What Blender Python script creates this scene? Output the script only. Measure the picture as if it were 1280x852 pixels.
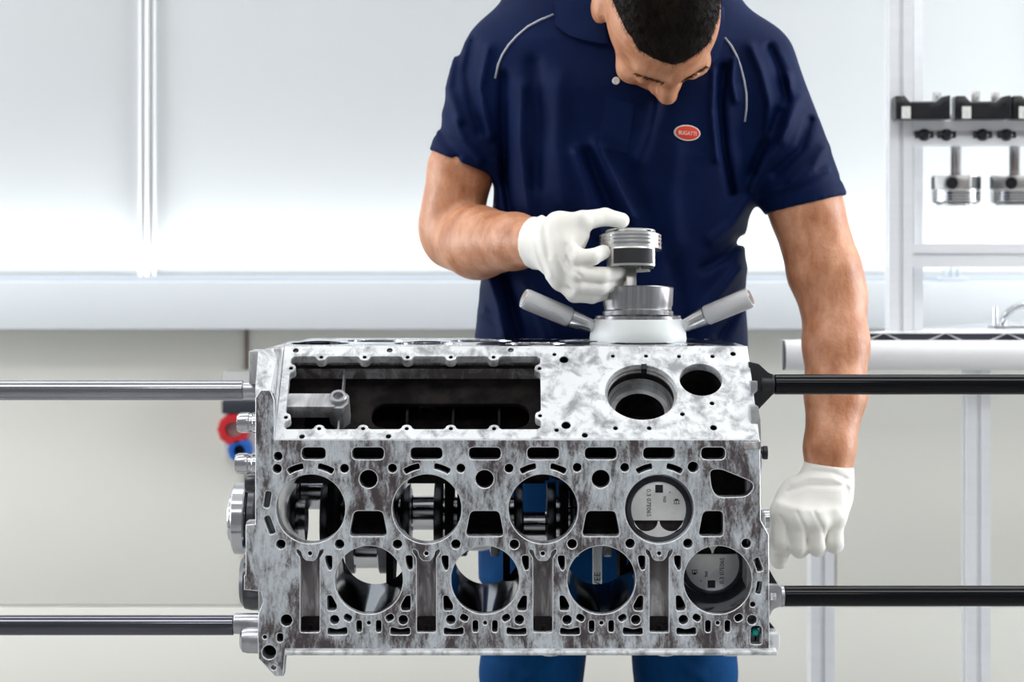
import bpy, bmesh, math, random
import numpy as np
from mathutils import Vector, Matrix
random.seed(7); rng = np.random.default_rng(7)
for o in list(bpy.data.objects): bpy.data.objects.remove(o)
SC = bpy.context.scene; COL = SC.collection
PI = math.pi
# ------------------------------------------------------------------ camera
H = 1.15           # eye height; the front deck of the block lies in the plane Y = 0
DC = 2.5           # camera distance to that plane
FPX, CX, HZ = 2500.0, 640.0, 325.0
cam = bpy.data.cameras.new('camera'); co = bpy.data.objects.new('camera', cam); COL.objects.link(co)
co.location = (0, -DC, H); co.rotation_euler = (PI/2, 0, 0)
cam.sensor_width = 36; cam.lens = FPX/1280*36; cam.shift_y = (HZ-426)/1280
cam.clip_start = .05; cam.clip_end = 60
cam.dof.use_dof = True; cam.dof.focus_distance = 2.58; cam.dof.aperture_fstop = 5.0
SC.camera = co
# ------------------------------------------------------------------ world, lamps, exposure
wd = bpy.data.worlds.new('world'); SC.world = wd; wd.use_nodes = True
bg = wd.node_tree.nodes['Background']; bg.inputs[0].default_value = (.93, .96, 1, 1); bg.inputs[1].default_value = .27
SC.view_settings.view_transform = 'Standard'; SC.view_settings.look = 'None'
SC.view_settings.gamma = 1; SC.view_settings.exposure = 0.0; SC.view_settings.use_curve_mapping = False
def area(name, loc, rot, sx, sy, power, col=(1, 1, 1), spread=PI):
    l = bpy.data.lights.new(name, 'AREA'); l.shape = 'RECTANGLE'; l.size = sx; l.size_y = sy
    l.energy = power; l.color = col; l.spread = spread
    o = bpy.data.objects.new(name, l); COL.objects.link(o); o.location = loc; o.rotation_euler = rot
    return o
CEIL = 2.9
LAMPS = [(-1.5, -1.1), (1.5, -1.1), (-1.5, .75), (1.5, .75), (0, -3.0)]
for k, (x, y) in enumerate(LAMPS):
    area('ceiling_lamp_light', (x, y, CEIL-.09), (0, 0, 0), 2.2, .5, [15, 15, 7, 7, 11][k], (1, .985, .96))
YW = 1.75                                   # back wall
PITCH = .723; JOINT0 = -.773                # joints of the upper wall panels
for k in range(-2, 5):                      # LED modules lying behind the ledge lip, washing the wall
    area('wall_wash_light', (JOINT0+PITCH*(k+.5), YW-.032, H-.040), (PI, 0, 0), .722, .03, 1.0, (.97, .985, 1), math.radians(118))
WINS = [(-1, .55), (1, .55)]                # unseen tall windows, added to both side walls as side light
for sx, y in WINS:
    area('added_side_light', (sx*3.54, y, 1.55), (0, sx*PI/2, 0), 2.0, 1.9, 50 if sx < 0 else 76, (.95, .975, 1))
# ------------------------------------------------------------------ helpers
def W(px, py, Y):
    s = (DC+Y)/FPX
    return Vector(((px-CX)*s, Y, H-(py-HZ)*s))
def sc(Y): return (DC+Y)/FPX
OFF = {}
def thing(name, label, cat, loc=(0, 0, 0), group=None):
    o = bpy.data.objects.new(name, None); COL.objects.link(o); o.location = loc; o.empty_display_size = .05
    o['label'] = label; o['category'] = cat
    if group: o['group'] = group
    OFF[o] = Vector(loc); return o
def tag(o, label, cat, group=None):
    o['label'] = label; o['category'] = cat
    if group: o['group'] = group
    return o
def finish(me, name, mat, parent=None, base=None, ang=35, smooth=True, label=None, kind=None):
    off = OFF[parent] if parent is not None else (Vector(base) if base is not None else Vector((0, 0, 0)))
    me.transform(Matrix.Translation(-off)); me.name = name
    me.materials.clear(); me.materials.append(M[mat])
    if smooth:
        me.polygons.foreach_set('use_smooth', [True]*len(me.polygons))
        if ang < 180: me.set_sharp_from_angle(angle=math.radians(ang))
    o = bpy.data.objects.new(name, me); COL.objects.link(o)
    if parent is not None: o.parent = parent
    else: o.location = off
    OFF[o] = off
    if label: o['label'] = label
    if kind: o['kind'] = kind
    return o
class MB:
    def __init__(s): s.v = []; s.f = []
    def add(s, vs, fs):
        n = len(s.v); s.v += [tuple(v) for v in vs]; s.f += [tuple(i+n for i in f) for f in fs]; return s
    def box(s, a, b):
        (x0, y0, z0), (x1, y1, z1) = a, b
        return s.add([(x0,y0,z0),(x1,y0,z0),(x1,y1,z0),(x0,y1,z0),(x0,y0,z1),(x1,y0,z1),(x1,y1,z1),(x0,y1,z1)],
                     [(0,3,2,1),(4,5,6,7),(0,1,5,4),(1,2,6,5),(2,3,7,6),(3,0,4,7)])
    def lathe(s, o, axis, prof, n=32, a0=0, a1=2*PI):
        o = Vector(o); ax = Vector(axis).normalized(); t = Vector((0,0,1)) if abs(ax.z) < .9 else Vector((0,1,0))
        u = ax.cross(t).normalized(); w = ax.cross(u); full = abs(a1-a0-2*PI) < 1e-6
        m = n if full else n+1; vs = []; fs = []
        for r, h in prof:
            for k in range(m):
                a = a0+(a1-a0)*k/n; vs.append(o+ax*h+(u*math.cos(a)+w*math.sin(a))*max(r, 1e-5))
        for i in range(len(prof)-1):
            for k in range(n):
                k2 = (k+1) % m; fs.append((i*m+k, i*m+k2, (i+1)*m+k2, (i+1)*m+k))
        return s.add(vs, fs)
    def cyl(s, p0, p1, r0, r1=None, n=24, ch=0):
        p0 = Vector(p0); p1 = Vector(p1); r1 = r0 if r1 is None else r1; L = (p1-p0).length
        if ch: pr = [(0,0),(r0-ch,0),(r0,ch),(r1,L-ch),(r1-ch,L),(0,L)]
        else: pr = [(0,0),(r0,0),(r1,L),(0,L)]
        return s.lathe(p0, p1-p0, pr, n)
    def tube(s, pts, r, n=10):
        pts = [Vector(p) for p in pts]; rs = r if isinstance(r, (list, tuple)) else [r]*len(pts); vs = []; fs = []
        up = Vector((.31, .17, .93))
        for i, p in enumerate(pts):
            d = (pts[min(i+1, len(pts)-1)]-pts[max(i-1, 0)]).normalized()
            u = d.cross(up).normalized(); w = d.cross(u)
            for k in range(n):
                a = 2*PI*k/n; vs.append(p+(u*math.cos(a)+w*math.sin(a))*rs[i])
        for i in range(len(pts)-1):
            for k in range(n): fs.append((i*n+k, i*n+(k+1)%n, (i+1)*n+(k+1)%n, (i+1)*n+k))
        fs.append(tuple(range(n))[::-1]); fs.append(tuple((len(pts)-1)*n+k for k in range(n)))
        return s.add(vs, fs)
    def prism(s, poly, fa, fb):             # poly of 2D points, fa / fb map to 3D on both ends
        n = len(poly); vs = [fa(*p) for p in poly]+[fb(*p) for p in poly]
        return s.add(vs, [tuple(range(n)), tuple(range(2*n-1, n-1, -1))]+[(k, (k+1)%n, n+(k+1)%n, n+k) for k in range(n)])
    def mesh(s, bevel=0, seg=2):
        bm = bmesh.new(); vv = [bm.verts.new(v) for v in s.v]
        for f in s.f:
            try: bm.faces.new([vv[i] for i in f])
            except ValueError: pass
        bmesh.ops.remove_doubles(bm, verts=bm.verts, dist=1e-6)
        bmesh.ops.recalc_face_normals(bm, faces=bm.faces)
        if bevel:
            ed = [e for e in bm.edges if len(e.link_faces) == 2 and e.calc_face_angle(0) > .6]
            bmesh.ops.bevel(bm, geom=ed, offset=bevel, segments=seg, affect='EDGES', profile=.5, clamp_overlap=True)
        me = bpy.data.meshes.new('m'); bm.to_mesh(me); bm.free(); return me
    def build(s, name, mat, parent=None, bevel=0, **k): return finish(s.mesh(bevel), name, mat, parent, **k)
def plate_mesh(loops, t, mtx, bevel=.0006, nb=1):
    """flat plate with holes; outer loop first; local z from -t to 0"""
    cu = bpy.data.curves.new('c', 'CURVE'); cu.dimensions = '2D'; cu.fill_mode = 'BOTH'
    cu.extrude = t/2-bevel; cu.bevel_depth = bevel; cu.bevel_resolution = nb; cu.offset = -bevel
    for lp in loops:
        sp = cu.splines.new('POLY'); sp.points.add(len(lp)-1); sp.use_cyclic_u = True
        sp.points.foreach_set('co', np.array([(p[0], p[1], 0, 1) for p in lp], 'f').ravel())
    ob = bpy.data.objects.new('c', cu); COL.objects.link(ob)
    dg = bpy.context.evaluated_depsgraph_get(); dg.update()
    me = bpy.data.meshes.new_from_object(ob.evaluated_get(dg))
    bpy.data.objects.remove(ob); bpy.data.curves.remove(cu)
    bm = bmesh.new(); bm.from_mesh(me); bmesh.ops.remove_doubles(bm, verts=bm.verts, dist=2e-6)
    bmesh.ops.recalc_face_normals(bm, faces=bm.faces); bm.to_mesh(me); bm.free()
    me.transform(mtx @ Matrix.Translation((0, 0, -t/2))); return me
def circ(cx, cy, r, n=20, ry=None): return [(cx+r*math.cos(2*PI*k/n), cy+(ry or r)*math.sin(2*PI*k/n)) for k in range(n)]
def rpoly(pts, r, seg=4):
    out = []; n = len(pts)
    for i in range(n):
        a, b, c = Vector(pts[i-1]), Vector(pts[i]), Vector(pts[(i+1) % n])
        da = (a-b); dc = (c-b); ra = min(r, da.length*.48); rc = min(r, dc.length*.48)
        p0 = b+da.normalized()*ra; p1 = b+dc.normalized()*rc
        for k in range(seg+1):
            t = k/seg; q = p0*(1-t)**2+b*2*t*(1-t)+p1*t*t; out.append((q.x, q.y))
    return out
def slot(cx, cy, w, h, ang=0, r=None):
    r = min(w, h)*.5 if r is None else r; c, s = math.cos(ang), math.sin(ang)
    return rpoly([(cx+x*c-y*s, cy+x*s+y*c) for x, y in ((-w/2,-h/2),(w/2,-h/2),(w/2,h/2),(-w/2,h/2))], r, 5)
def arcslot(cx, cy, R, a0, a1, w, n=8):
    o = [(cx+(R+w/2)*math.cos(a0+(a1-a0)*k/n), cy+(R+w/2)*math.sin(a0+(a1-a0)*k/n)) for k in range(n+1)]
    i = [(cx+(R-w/2)*math.cos(a1+(a0-a1)*k/n), cy+(R-w/2)*math.sin(a1+(a0-a1)*k/n)) for k in range(n+1)]
    return rpoly(o+i, w*.42, 2)
def text_mesh(txt, size, mtx, depth=.0002, align='CENTER'):
    cu = bpy.data.curves.new('t', 'FONT'); cu.body = txt; cu.size = size; cu.extrude = depth
    cu.align_x = align; cu.align_y = 'CENTER'; cu.resolution_u = 3
    ob = bpy.data.objects.new('t', cu); COL.objects.link(ob)
    dg = bpy.context.evaluated_depsgraph_get(); dg.update()
    me = bpy.data.meshes.new_from_object(ob.evaluated_get(dg))
    bpy.data.objects.remove(ob); bpy.data.curves.remove(cu); me.transform(mtx); return me
def copy_tree(o, parent=None):
    c = o.copy(); COL.objects.link(c); c.parent = parent; OFF[c] = OFF.get(o, Vector((0, 0, 0)))
    for ch in list(o.children): copy_tree(ch, c)
    return c
# ------------------------------------------------------------------ materials
M = {}
def mat(name, col, rough=.5, metal=0., col2=None, scale=(6, 6, 6), lo=.35, hi=.65, detail=6, dist=0., bump=0., bscale=80, spec=None, sheen=0, sss=0, coat=0, emit=0, rough2=None):
    m = bpy.data.materials.new(name); m.use_nodes = True; M[name] = m; nt = m.node_tree; N = nt.nodes; L = nt.links
    b = N['Principled BSDF']; b.inputs['Base Color'].default_value = (*col, 1)
    b.inputs['Roughness'].default_value = rough; b.inputs['Metallic'].default_value = metal
    if spec is not None: b.inputs['Specular IOR Level'].default_value = spec
    if sheen: b.inputs['Sheen Weight'].default_value = sheen; b.inputs['Sheen Roughness'].default_value = .45
    if coat: b.inputs['Coat Weight'].default_value = coat
    if sss:
        b.inputs['Subsurface Weight'].default_value = sss; b.inputs['Subsurface Scale'].default_value = .006
        b.inputs['Subsurface Radius'].default_value = (1, .35, .2)
    if emit: b.inputs['Emission Color'].default_value = (*col, 1); b.inputs['Emission Strength'].default_value = emit
    if col2 is not None or bump:
        tc = N.new('ShaderNodeTexCoord'); mp = N.new('ShaderNodeMapping'); mp.inputs['Scale'].default_value = scale
        L.new(tc.outputs['Object'], mp.inputs[0])
    if col2 is not None:
        nz = N.new('ShaderNodeTexNoise'); nz.inputs['Scale'].default_value = 1; nz.inputs['Detail'].default_value = detail
        nz.inputs['Roughness'].default_value = .62; nz.inputs['Distortion'].default_value = dist
        L.new(mp.outputs[0], nz.inputs['Vector'])
        rp = N.new('ShaderNodeValToRGB'); rp.color_ramp.elements[0].position = lo; rp.color_ramp.elements[1].position = hi
        rp.color_ramp.elements[0].color = (*col, 1); rp.color_ramp.elements[1].color = (*col2, 1)
        L.new(nz.outputs['Fac'], rp.inputs[0]); L.new(rp.outputs[0], b.inputs['Base Color'])
        if rough2 is not None:
            mr = N.new('ShaderNodeMapRange'); mr.inputs['From Min'].default_value = lo; mr.inputs['From Max'].default_value = hi
            mr.inputs['To Min'].default_value = rough; mr.inputs['To Max'].default_value = rough2
            L.new(nz.outputs['Fac'], mr.inputs[0]); L.new(mr.outputs[0], b.inputs['Roughness'])
    if bump:
        n2 = N.new('ShaderNodeTexNoise'); n2.inputs['Scale'].default_value = bscale; n2.inputs['Detail'].default_value = 4
        L.new(tc.outputs['Object'], n2.inputs['Vector'])
        bp = N.new('ShaderNodeBump'); bp.inputs['Strength'].default_value = bump; bp.inputs['Distance'].default_value = .002
        L.new(n2.outputs['Fac'], bp.inputs['Height']); L.new(bp.outputs[0], b.inputs['Normal'])
    return m
def deck_mat():
    m = mat('deck_metal', (.1, .1, .1), .42, .30, bump=.10, bscale=300); nt = m.node_tree; N = nt.nodes; L = nt.links; b = N['Principled BSDF']
    tc = N.new('ShaderNodeTexCoord')
    def nz(scale, rot, det, dist, rg=.6):
        mp = N.new('ShaderNodeMapping'); mp.inputs['Scale'].default_value = scale; mp.inputs['Rotation'].default_value = rot
        n = N.new('ShaderNodeTexNoise'); n.inputs['Scale'].default_value = 1; n.inputs['Detail'].default_value = det; n.inputs['Distortion'].default_value = dist; n.inputs['Roughness'].default_value = rg
        L.new(tc.outputs['Object'], mp.inputs[0]); L.new(mp.outputs[0], n.inputs['Vector']); return n.outputs['Fac']
    def math_(op, a, c):
        n = N.new('ShaderNodeMath'); n.operation = op
        for i, q in enumerate((a, c)):
            if isinstance(q, float): n.inputs[i].default_value = q
            else: L.new(q, n.inputs[i])
        return n.outputs[0]
    big = nz((24, 24, 11), (0, .25, 0), 5, .9); streak = nz((150, 150, 42), (0, .30, 0), 8, .6, .7); fine = nz((420, 420, 240), (0, .3, 0), 6, 0., .75)
    f = math_('ADD', math_('ADD', math_('MULTIPLY', big, .48), math_('MULTIPLY', streak, .34)), math_('MULTIPLY', fine, .18))
    rp = N.new('ShaderNodeValToRGB'); e = rp.color_ramp.elements
    e[0].position = .42; e[0].color = (.085, .070, .074, 1); e[1].position = .565; e[1].color = (.68, .73, .78, 1)
    k = e.new(.462); k.color = (.19, .170, .178, 1); k = e.new(.500); k.color = (.42, .44, .47, 1)
    L.new(f, rp.inputs[0]); L.new(rp.outputs[0], b.inputs['Base Color'])
deck_mat()
mat('edge_highlight', (.85, .87, .90), .25, .4)  # polished chamfer metal, kept pale so the edge highlights sit in its colour
mat('machined_face', (.34, .35, .37), .36, .30, (.86, .88, .90), (46, 46, 30), .36, .54, 11, .35, bump=.05, bscale=200)
mat('flange_metal', (.26, .25, .25), .42, .4, (.62, .64, .66), (20, 20, 12), .36, .62, 8, 1.0, bump=.08, bscale=200)
mat('shaded_cast', (.008, .007, .008), .8, 0, (.024, .020, .020), (30, 30, 30), .4, .6, 6, bump=.3, bscale=160, spec=.08)  # cast metal of inner walls and pockets, their shade put into the colour
mat('channel_cast', (.26, .235, .24), .45, .2, (.88, .88, .90), (45, 30, 14), .46, .66, 6, .8, bump=.3, bscale=220)
mat('top_steel', (.30, .31, .34), .14, 1., (.72, .74, .77), (60, 60, 60), .44, .52)
mat('bore_steel', (.28, .30, .34), .10, 1., (.36, .38, .42), (60, 60, 60), .3, .7)
mat('chrome', (.70, .71, .74), .09, 1.)
mat('crank_steel', (.62, .62, .65), .16, 1.)
mat('dark_shaded_steel', (.07, .07, .08), .3, .9, (.12, .12, .13), (18, 18, 18))  # dark steel; on crank webs and crown chamfers the tone carries their shade
mat('bar_chrome', (.30, .30, .34), .10, 1., (.46, .46, .50), (3, 60, 60), .35, .7)
mat('bar_dark_chrome', (.10, .10, .125), .10, 1., (.16, .16, .19), (3, 60, 60), .35, .7)
mat('bar_black', (.003, .003, .005), .06, .0, spec=.24)
mat('bracket_black', (.02, .02, .024), .35, .3)
mat('clamp_steel', (.40, .40, .43), .3, .9, (.60, .60, .64), (40, 40, 40))
mat('recess_shade', (.012, .012, .014), .4, .2)  # near-black tone standing for the shade inside holes, notches and recesses
mat('piston_alloy', (.60, .60, .58), .28, .85, (.72, .72, .70), (30, 30, 30), bump=.03, bscale=400)
mat('piston_crown', (.66, .67, .66), .34, .45, (.80, .80, .79), (26, 26, 26), bump=.02, bscale=300)
mat('etching', (.015, .014, .016), .6)
mat('skirt_coat', (.020, .020, .024), .38, .1)
mat('sleeve_steel', (.33, .32, .33), .30, 1., (.52, .52, .54), (150, 150, 4), .35, .65)
mat('handle_steel', (.62, .62, .63), .34, .9, bump=.9, bscale=900)
mat('handle_neck', (.66, .66, .67), .25, .9)
mat('nylon_white', (.80, .83, .83), .38, 0, sss=.1)
mat('alu_profile', (.88, .90, .93), .34, .12, (.93, .94, .96), (4, 4, 60), .3, .7)
mat('alu_slot', (.34, .36, .39), .4, .7)
mat('wall_white', (.545, .565, .575), .30, 0, (.565, .585, .595), (1.5, 1.5, 1.5))
mat('joint_white', (.90, .91, .92), .18, 0)
mat('wall_beige', (.765, .750, .690), .55, 0, (.795, .780, .720), (1.1, 1.1, 1.8), .3, .7, 3)
mat('ledge_white', (.68, .71, .74), .35)
mat('ledge_lip', (.60, .65, .72), .4)
mat('seam_brown', (.20, .15, .12), .6)
mat('floor_grey', (.30, .30, .29), .28, 0, (.36, .36, .35), (1, 1, 1))
mat('ceiling_white', (.80, .80, .80), .8)
mat('lamp_housing', (.75, .76, .78), .4, .3)
mat('lamp_diffuser', (1, .99, .97), .5, emit=2)
mat('added_pane_glow', (.9, .95, 1), .1, emit=2.0)
mat('table_white', (.95, .955, .96), .22)
mat('mat_dark', (.028, .030, .045), .45, 0)
mat('foil_line', (.80, .81, .84), .25, .6)
mat('sheet_glossy', (.84, .86, .87), .08)
mat('black_block', (.010, .011, .014), .28, 0, bump=.05, bscale=300)
mat('label_paper', (.80, .80, .77), .6)
mat('red_plastic', (.50, .016, .022), .35)
mat('blue_plastic', (.012, .10, .42), .35)
mat('grey_plastic', (.62, .62, .60), .45)
mat('dark_plastic', (.025, .028, .040), .4)
mat('teal_plug', (.0, .42, .36), .3)
mat('skin', (.40, .140, .055), .40, 0, (.70, .345, .200), (34, 34, 20), .30, .66, 5, .15, sss=.08, bump=.30, bscale=240)
mat('hair', (.006, .004, .003), .5, 0, (.016, .010, .007), (60, 60, 60), spec=.12)
mat('brow_hair', (.060, .030, .018), .6, spec=.1)
mat('eye_white', (.80, .78, .75), .15)
mat('lip', (.42, .15, .12), .4)
mat('navy_knit', (.0022, .0080, .0440), .55, 0, (.0033, .0115, .058), (12, 12, 12), bump=.30, bscale=900, spec=.07)
mat('navy_trim', (.0036, .0125, .060), .6, 0, bump=.25, bscale=900, spec=.08)
mat('piping_grey', (.46, .49, .54), .5)
mat('button_white', (.75, .75, .75), .2)
mat('denim', (.001, .034, .120), .7, 0, (.002, .060, .195), (14, 14, 7), .35, .65, 8, spec=.08, bump=.4, bscale=700)
mat('glove_cotton', (.92, .895, .83), .85, 0, (.94, .92, .87), (30, 30, 30), sheen=.15, bump=.35, bscale=1100)
mat('shoe_black', (.02, .02, .02), .4)
mat('badge_red', (.72, .055, .020), .35)
mat('badge_white', (.80, .78, .74), .4)
mat('rubber_dark', (.02, .02, .022), .7)
mat('stand_grey', (.35, .36, .38), .4, .5)
# ------------------------------------------------------------------ structure
def struct(o): o['kind'] = 'structure'; return o
XW = 3.6
struct(MB().box((-XW, -4.2, -.05), (XW, YW+.1, 0)).build('floor', 'floor_grey', smooth=False))
struct(MB().box((-XW, -4.2, CEIL), (XW, YW+.1, CEIL+.06)).build('ceiling', 'ceiling_white', smooth=False))
wall = struct(MB().box((-XW, YW+.012, 0), (XW, YW+.1, CEIL)).build('wall_back', 'wall_beige', smooth=False))
ZL0 = H-.143; ZL1 = H-.044
# upper white panels and the bright joint strips between them
xs = [JOINT0+1.92*k for k in range(-1, 3)]; xs = [-XW-.01]+xs+[XW+.01]
for a, b in zip(xs[:-1], xs[1:]):
    MB().box((max(a+.0185, -XW), YW, ZL1-.03), (min(b-.0185, XW), YW+.012, CEIL-.005)).build('wall_panel', 'wall_white', wall, bevel=.0015)
for x in xs[1:-1]:
    MB().box((x-.0185, YW-.002, ZL1-.02), (x+.0185, YW+.012, CEIL-.005)).build('joint_strip', 'wall_white', wall, bevel=.001)
    for dx, w in ((-.0150, .006), (-.0010, .009), (.0150, .004)):
        MB().box((x+dx-w/2, YW-.014, ZL1-.02), (x+dx+w/2, YW-.001, CEIL-.005)).build('joint_ridge', 'joint_white', wall, bevel=.0015)
# lower beige panels: joint at px 309 and a horizontal one at py 757
zj = W(0, 757, YW).z
xj = W(309, 0, YW).x
for (a, b), (z0, z1) in [((-XW, XW), (.10, zj-.0012))]+[(q, (zj+.0012, ZL0)) for q in ((-XW, xj-1.25), (xj-1.25, xj), (xj, xj+1.25), (xj+1.25, XW))]:
    MB().box((a+.002, YW, z0), (b-.002, YW+.012, z1)).build('wall_panel', 'wall_beige', wall, bevel=.001)
struct(MB().box((-XW, YW-.012, 0), (XW, YW+.012, .10)).build('baseboard_back', 'ledge_white', bevel=.002))
struct(MB().box((xj-.005, YW-.003, zj), (xj+.002, YW+.001, ZL0)).build('trim_1', 'seam_brown', smooth=False))
led = MB().box((-XW, YW-.13, ZL0), (XW, YW+.001, ZL1))
lo = struct(led.build('trim_2', 'ledge_white', bevel=.004))
MB().box((-XW, YW-.062, ZL1-.001), (XW, YW-.054, H-.0325)).build('ledge_lip', 'ledge_lip', lo, bevel=.001)
for s, nm in ((-1, 'wall_left'), (1, 'wall_right')):
    wl = struct(MB().box((s*XW, -1.2, 0), (s*(XW+.1), -.42, CEIL)).box((s*XW, 1.52, 0), (s*(XW+.1), YW+.1, CEIL)).box((s*XW, -.42, 0), (s*(XW+.1), 1.52, .52)).box((s*XW, -.42, 2.58), (s*(XW+.1), 1.52, CEIL)).build(nm, 'wall_white', smooth=False))
    wn = struct(MB().box((s*XW, -.42, .52), (s*(XW+.06), -.36, 2.58)).box((s*XW, 1.46, .52), (s*(XW+.06), 1.52, 2.58)).box((s*XW, -.36, .52), (s*(XW+.06), 1.46, .58)).box((s*XW, -.36, 2.52), (s*(XW+.06), 1.46, 2.58)).build('added_window_1' if s < 0 else 'added_window_2', 'ledge_white', bevel=.002))
    MB().box((s*(XW+.03), -.37, .57), (s*(XW+.04), 1.47, 2.53)).build('pane', 'added_pane_glow', wn, smooth=False)  # glowing pane of a window added out of view
for k, (x, y) in enumerate(LAMPS):
    t = thing('ceiling_lamp', ['long flat ceiling lamp over the bars at the timing end', 'long flat ceiling lamp over the bars at the flywheel end', 'long flat ceiling lamp by the back wall at the outlet side', 'long flat ceiling lamp above the work table and rack', 'single flat ceiling lamp facing the deck of the block'][k], 'lamp', (x, y, CEIL-.08), 'ceiling lamps')
    MB().box((x-1.14, y-.28, CEIL-.08), (x+1.14, y+.28, CEIL)).build('housing', 'lamp_housing', t, bevel=.004)
    MB().box((x-1.1, y-.25, CEIL-.085), (x+1.1, y+.25, CEIL-.079)).build('diffuser', 'lamp_diffuser', t)
# ------------------------------------------------------------------ engine block
ZB = H-.490; ZT = H-.112; ZV = H-.224        # deck bottom, top deck, foot of the 45 degree valley face
UC = [388.3, 533.6, 679.0, 824.4]; LC = [461, 606.4, 751.8, 897.2]
UY, LY = 636, 724.7
def dk(p): return ((p[0]-CX)/1000, H-(p[1]-HZ)/1000)
block = thing('engine_block', 'bare cast aluminium engine block with two staggered rows of open cylinder bores', 'engine block', (0, .19, ZB))
deck_out = [(343,549),(950,549),(951,650),(961,668),(962,811),(357,811),(354,845),(344,845),(323,823),(322,795),(323,766),(329,752),(326,739),(305,737),(305,719),(307,718),(307,656),(319,655),(319,497),(326,487),(338,487),(343,500)]
holes = []
for c in UC:
    holes.append(circ(c, UY, 43.2, 72))
    for s in (-1, 1):
        a = math.atan2(585-UY, s*19.0)
        holes.append(arcslot(c, UY, 54.5, a-.19, a+.19, 7.5))
for c in LC: holes.append(circ(c, LY, 42.6, 72))
for c, w in ((392,30),(460,40),(533,40),(606,40),(679,40),(751,40),(824,40),(891.5,30)): holes.append(slot(c, 566.5, w, 15, r=6.5))
for x, y, r in ((347.5,570,5.6),(346.3,585.5,5.8),(430.5,585.3,5.6),(490.5,585,5.6),(576,585,5.6),(636.3,585,5.6),(721.5,584,5.6),(781,584,5.6),(866.5,583.5,6.8),
                (460.5,598.5,11.4),(605.7,598.5,11.4),(751,598.4,11.4),
                (351,680,6),(424.3,680,6),(496.7,680,6),(569.8,680,6),(642.9,680,6),(715.2,679.5,6),(787.6,679,6),(860,679,6),(933,679,6),
                (358,775,7.4),(331,796,2.6),(336.4,815,8.8),(342,834,3.2),(941,755,3.4)):
    holes.append(circ(x, y, r, 20))
holes.append(slot(350, 796.7, 8, 11, 0, 3.5))
holes.append(rpoly([(887,587),(901,586),(940,602),(942.5,610),(933,620.5),(898,621.5),(890,612)], 7))
for c in (460.3, 606, 751.3): holes.append(rpoly([(c-18,638.5),(c+18,638.5),(c+24,670),(c-24,670)], 6))
holes.append(rpoly([(879,638.5),(904,638.5),(904.5,670),(873,670)], 6))
holes += [slot(334.3, 624, 8, 21, .16, 3.4), slot(337.0, 656, 8.5, 24, -.35, 3.6)]
for i, c in enumerate(LC):
    last = i == 3
    for s in (-1, 1):
        if not (last and s > 0):
            holes.append(rpoly([(c+s*45.5,694),(c+s*55,694),(c+s*54,704),(c+s*49.5,713.5),(c+s*45.8,711)] if s < 0 else
                               [(c+s*45.5,694),(c+s*55,694),(c+s*55,711),(c+s*50,713),(c+s*46.5,704)], 3.5))
            holes.append(rpoly([(c+s*52.5,744),(c+s*46.5,744),(c+s*39.5,757),(c+s*41,763),(c+s*52,763)], 3))
            holes.append(rpoly([(c+s*51.5,783.5),(c+s*40,786.5),(c+s*27,783.0),(c+s*26.5,793),(c+s*52,793)], 3.5))
        holes.append(circ(c+s*42.9, 774.3, 6, 18))
        holes.append(slot(c+s*26.2, 771.8, 10.5, 8.5, -s*.5, 4))
        holes.append(slot(c+s*12.2, 782.4, 7.2, 15, 0, 3.4))
    holes.append(circ(c, 778.2, 2.6, 12))
holes += [rpoly([(938.5,783),(946,781.5),(952.5,783),(952.5,805),(938,805)], 3.5), arcslot(897.2, LY, 54.3, -.52, -.20, 7.6), arcslot(897.2, LY, 52.6, .03, .33, 6.8),]
CH = [387.5, 533, 678.5, 824]                 # cast channels between the lower bores
for c in CH:
    holes.append(rpoly([(c-16.5,685.5),(c-11.5,688.5),(c-9.5,696),(c-5,701.0),(c+5,701.0),(c+9.5,696),(c+11.5,688.5),(c+16.5,685.5),(c+17,690),(c+12,697),(c+12,790),(c-12,790),(c-12,697),(c-17,690)], 2.2, 3))
    holes.append(circ(c, 691.5, 2.7, 12))
MD = Matrix(((1,0,0,0),(0,0,-1,0),(0,1,0,0),(0,0,0,1)))      # local xy -> world XZ, local z -> -Y
def bright_edges(o, nrm, m2='edge_highlight'):
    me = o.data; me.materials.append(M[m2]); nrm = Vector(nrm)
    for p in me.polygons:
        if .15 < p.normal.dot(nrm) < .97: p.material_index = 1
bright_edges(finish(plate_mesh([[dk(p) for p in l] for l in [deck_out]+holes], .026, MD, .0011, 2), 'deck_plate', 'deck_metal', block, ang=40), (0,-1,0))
BT = math.radians(7.5)
def bore_axis(row):                            # pointing inwards
    return Vector((0, math.cos(BT), -math.sin(BT))) if row == 'u' else Vector((0, math.cos(BT), math.sin(BT)))
for row, cs, cy, r in (('u', UC, UY, .0432), ('l', LC, LY, .0426)):
    for c in cs:
        o = Vector((dk((c, cy))[0], 0, dk((c, cy))[1])); ax = bore_axis(row); st = o+ax*.006
        L = .120
        MB().lathe(st, ax, [(r+.0004, .0), (r+.0004, L)], 64).build('cylinder_liner', 'bore_steel', block, ang=40)
        MB().lathe(st, ax, [(r+.0008, .018), (r+.004, .018), (r+.004, L), (r+.0008, L)], 64).build('liner_jacket', 'shaded_cast', block, ang=40)
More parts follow.
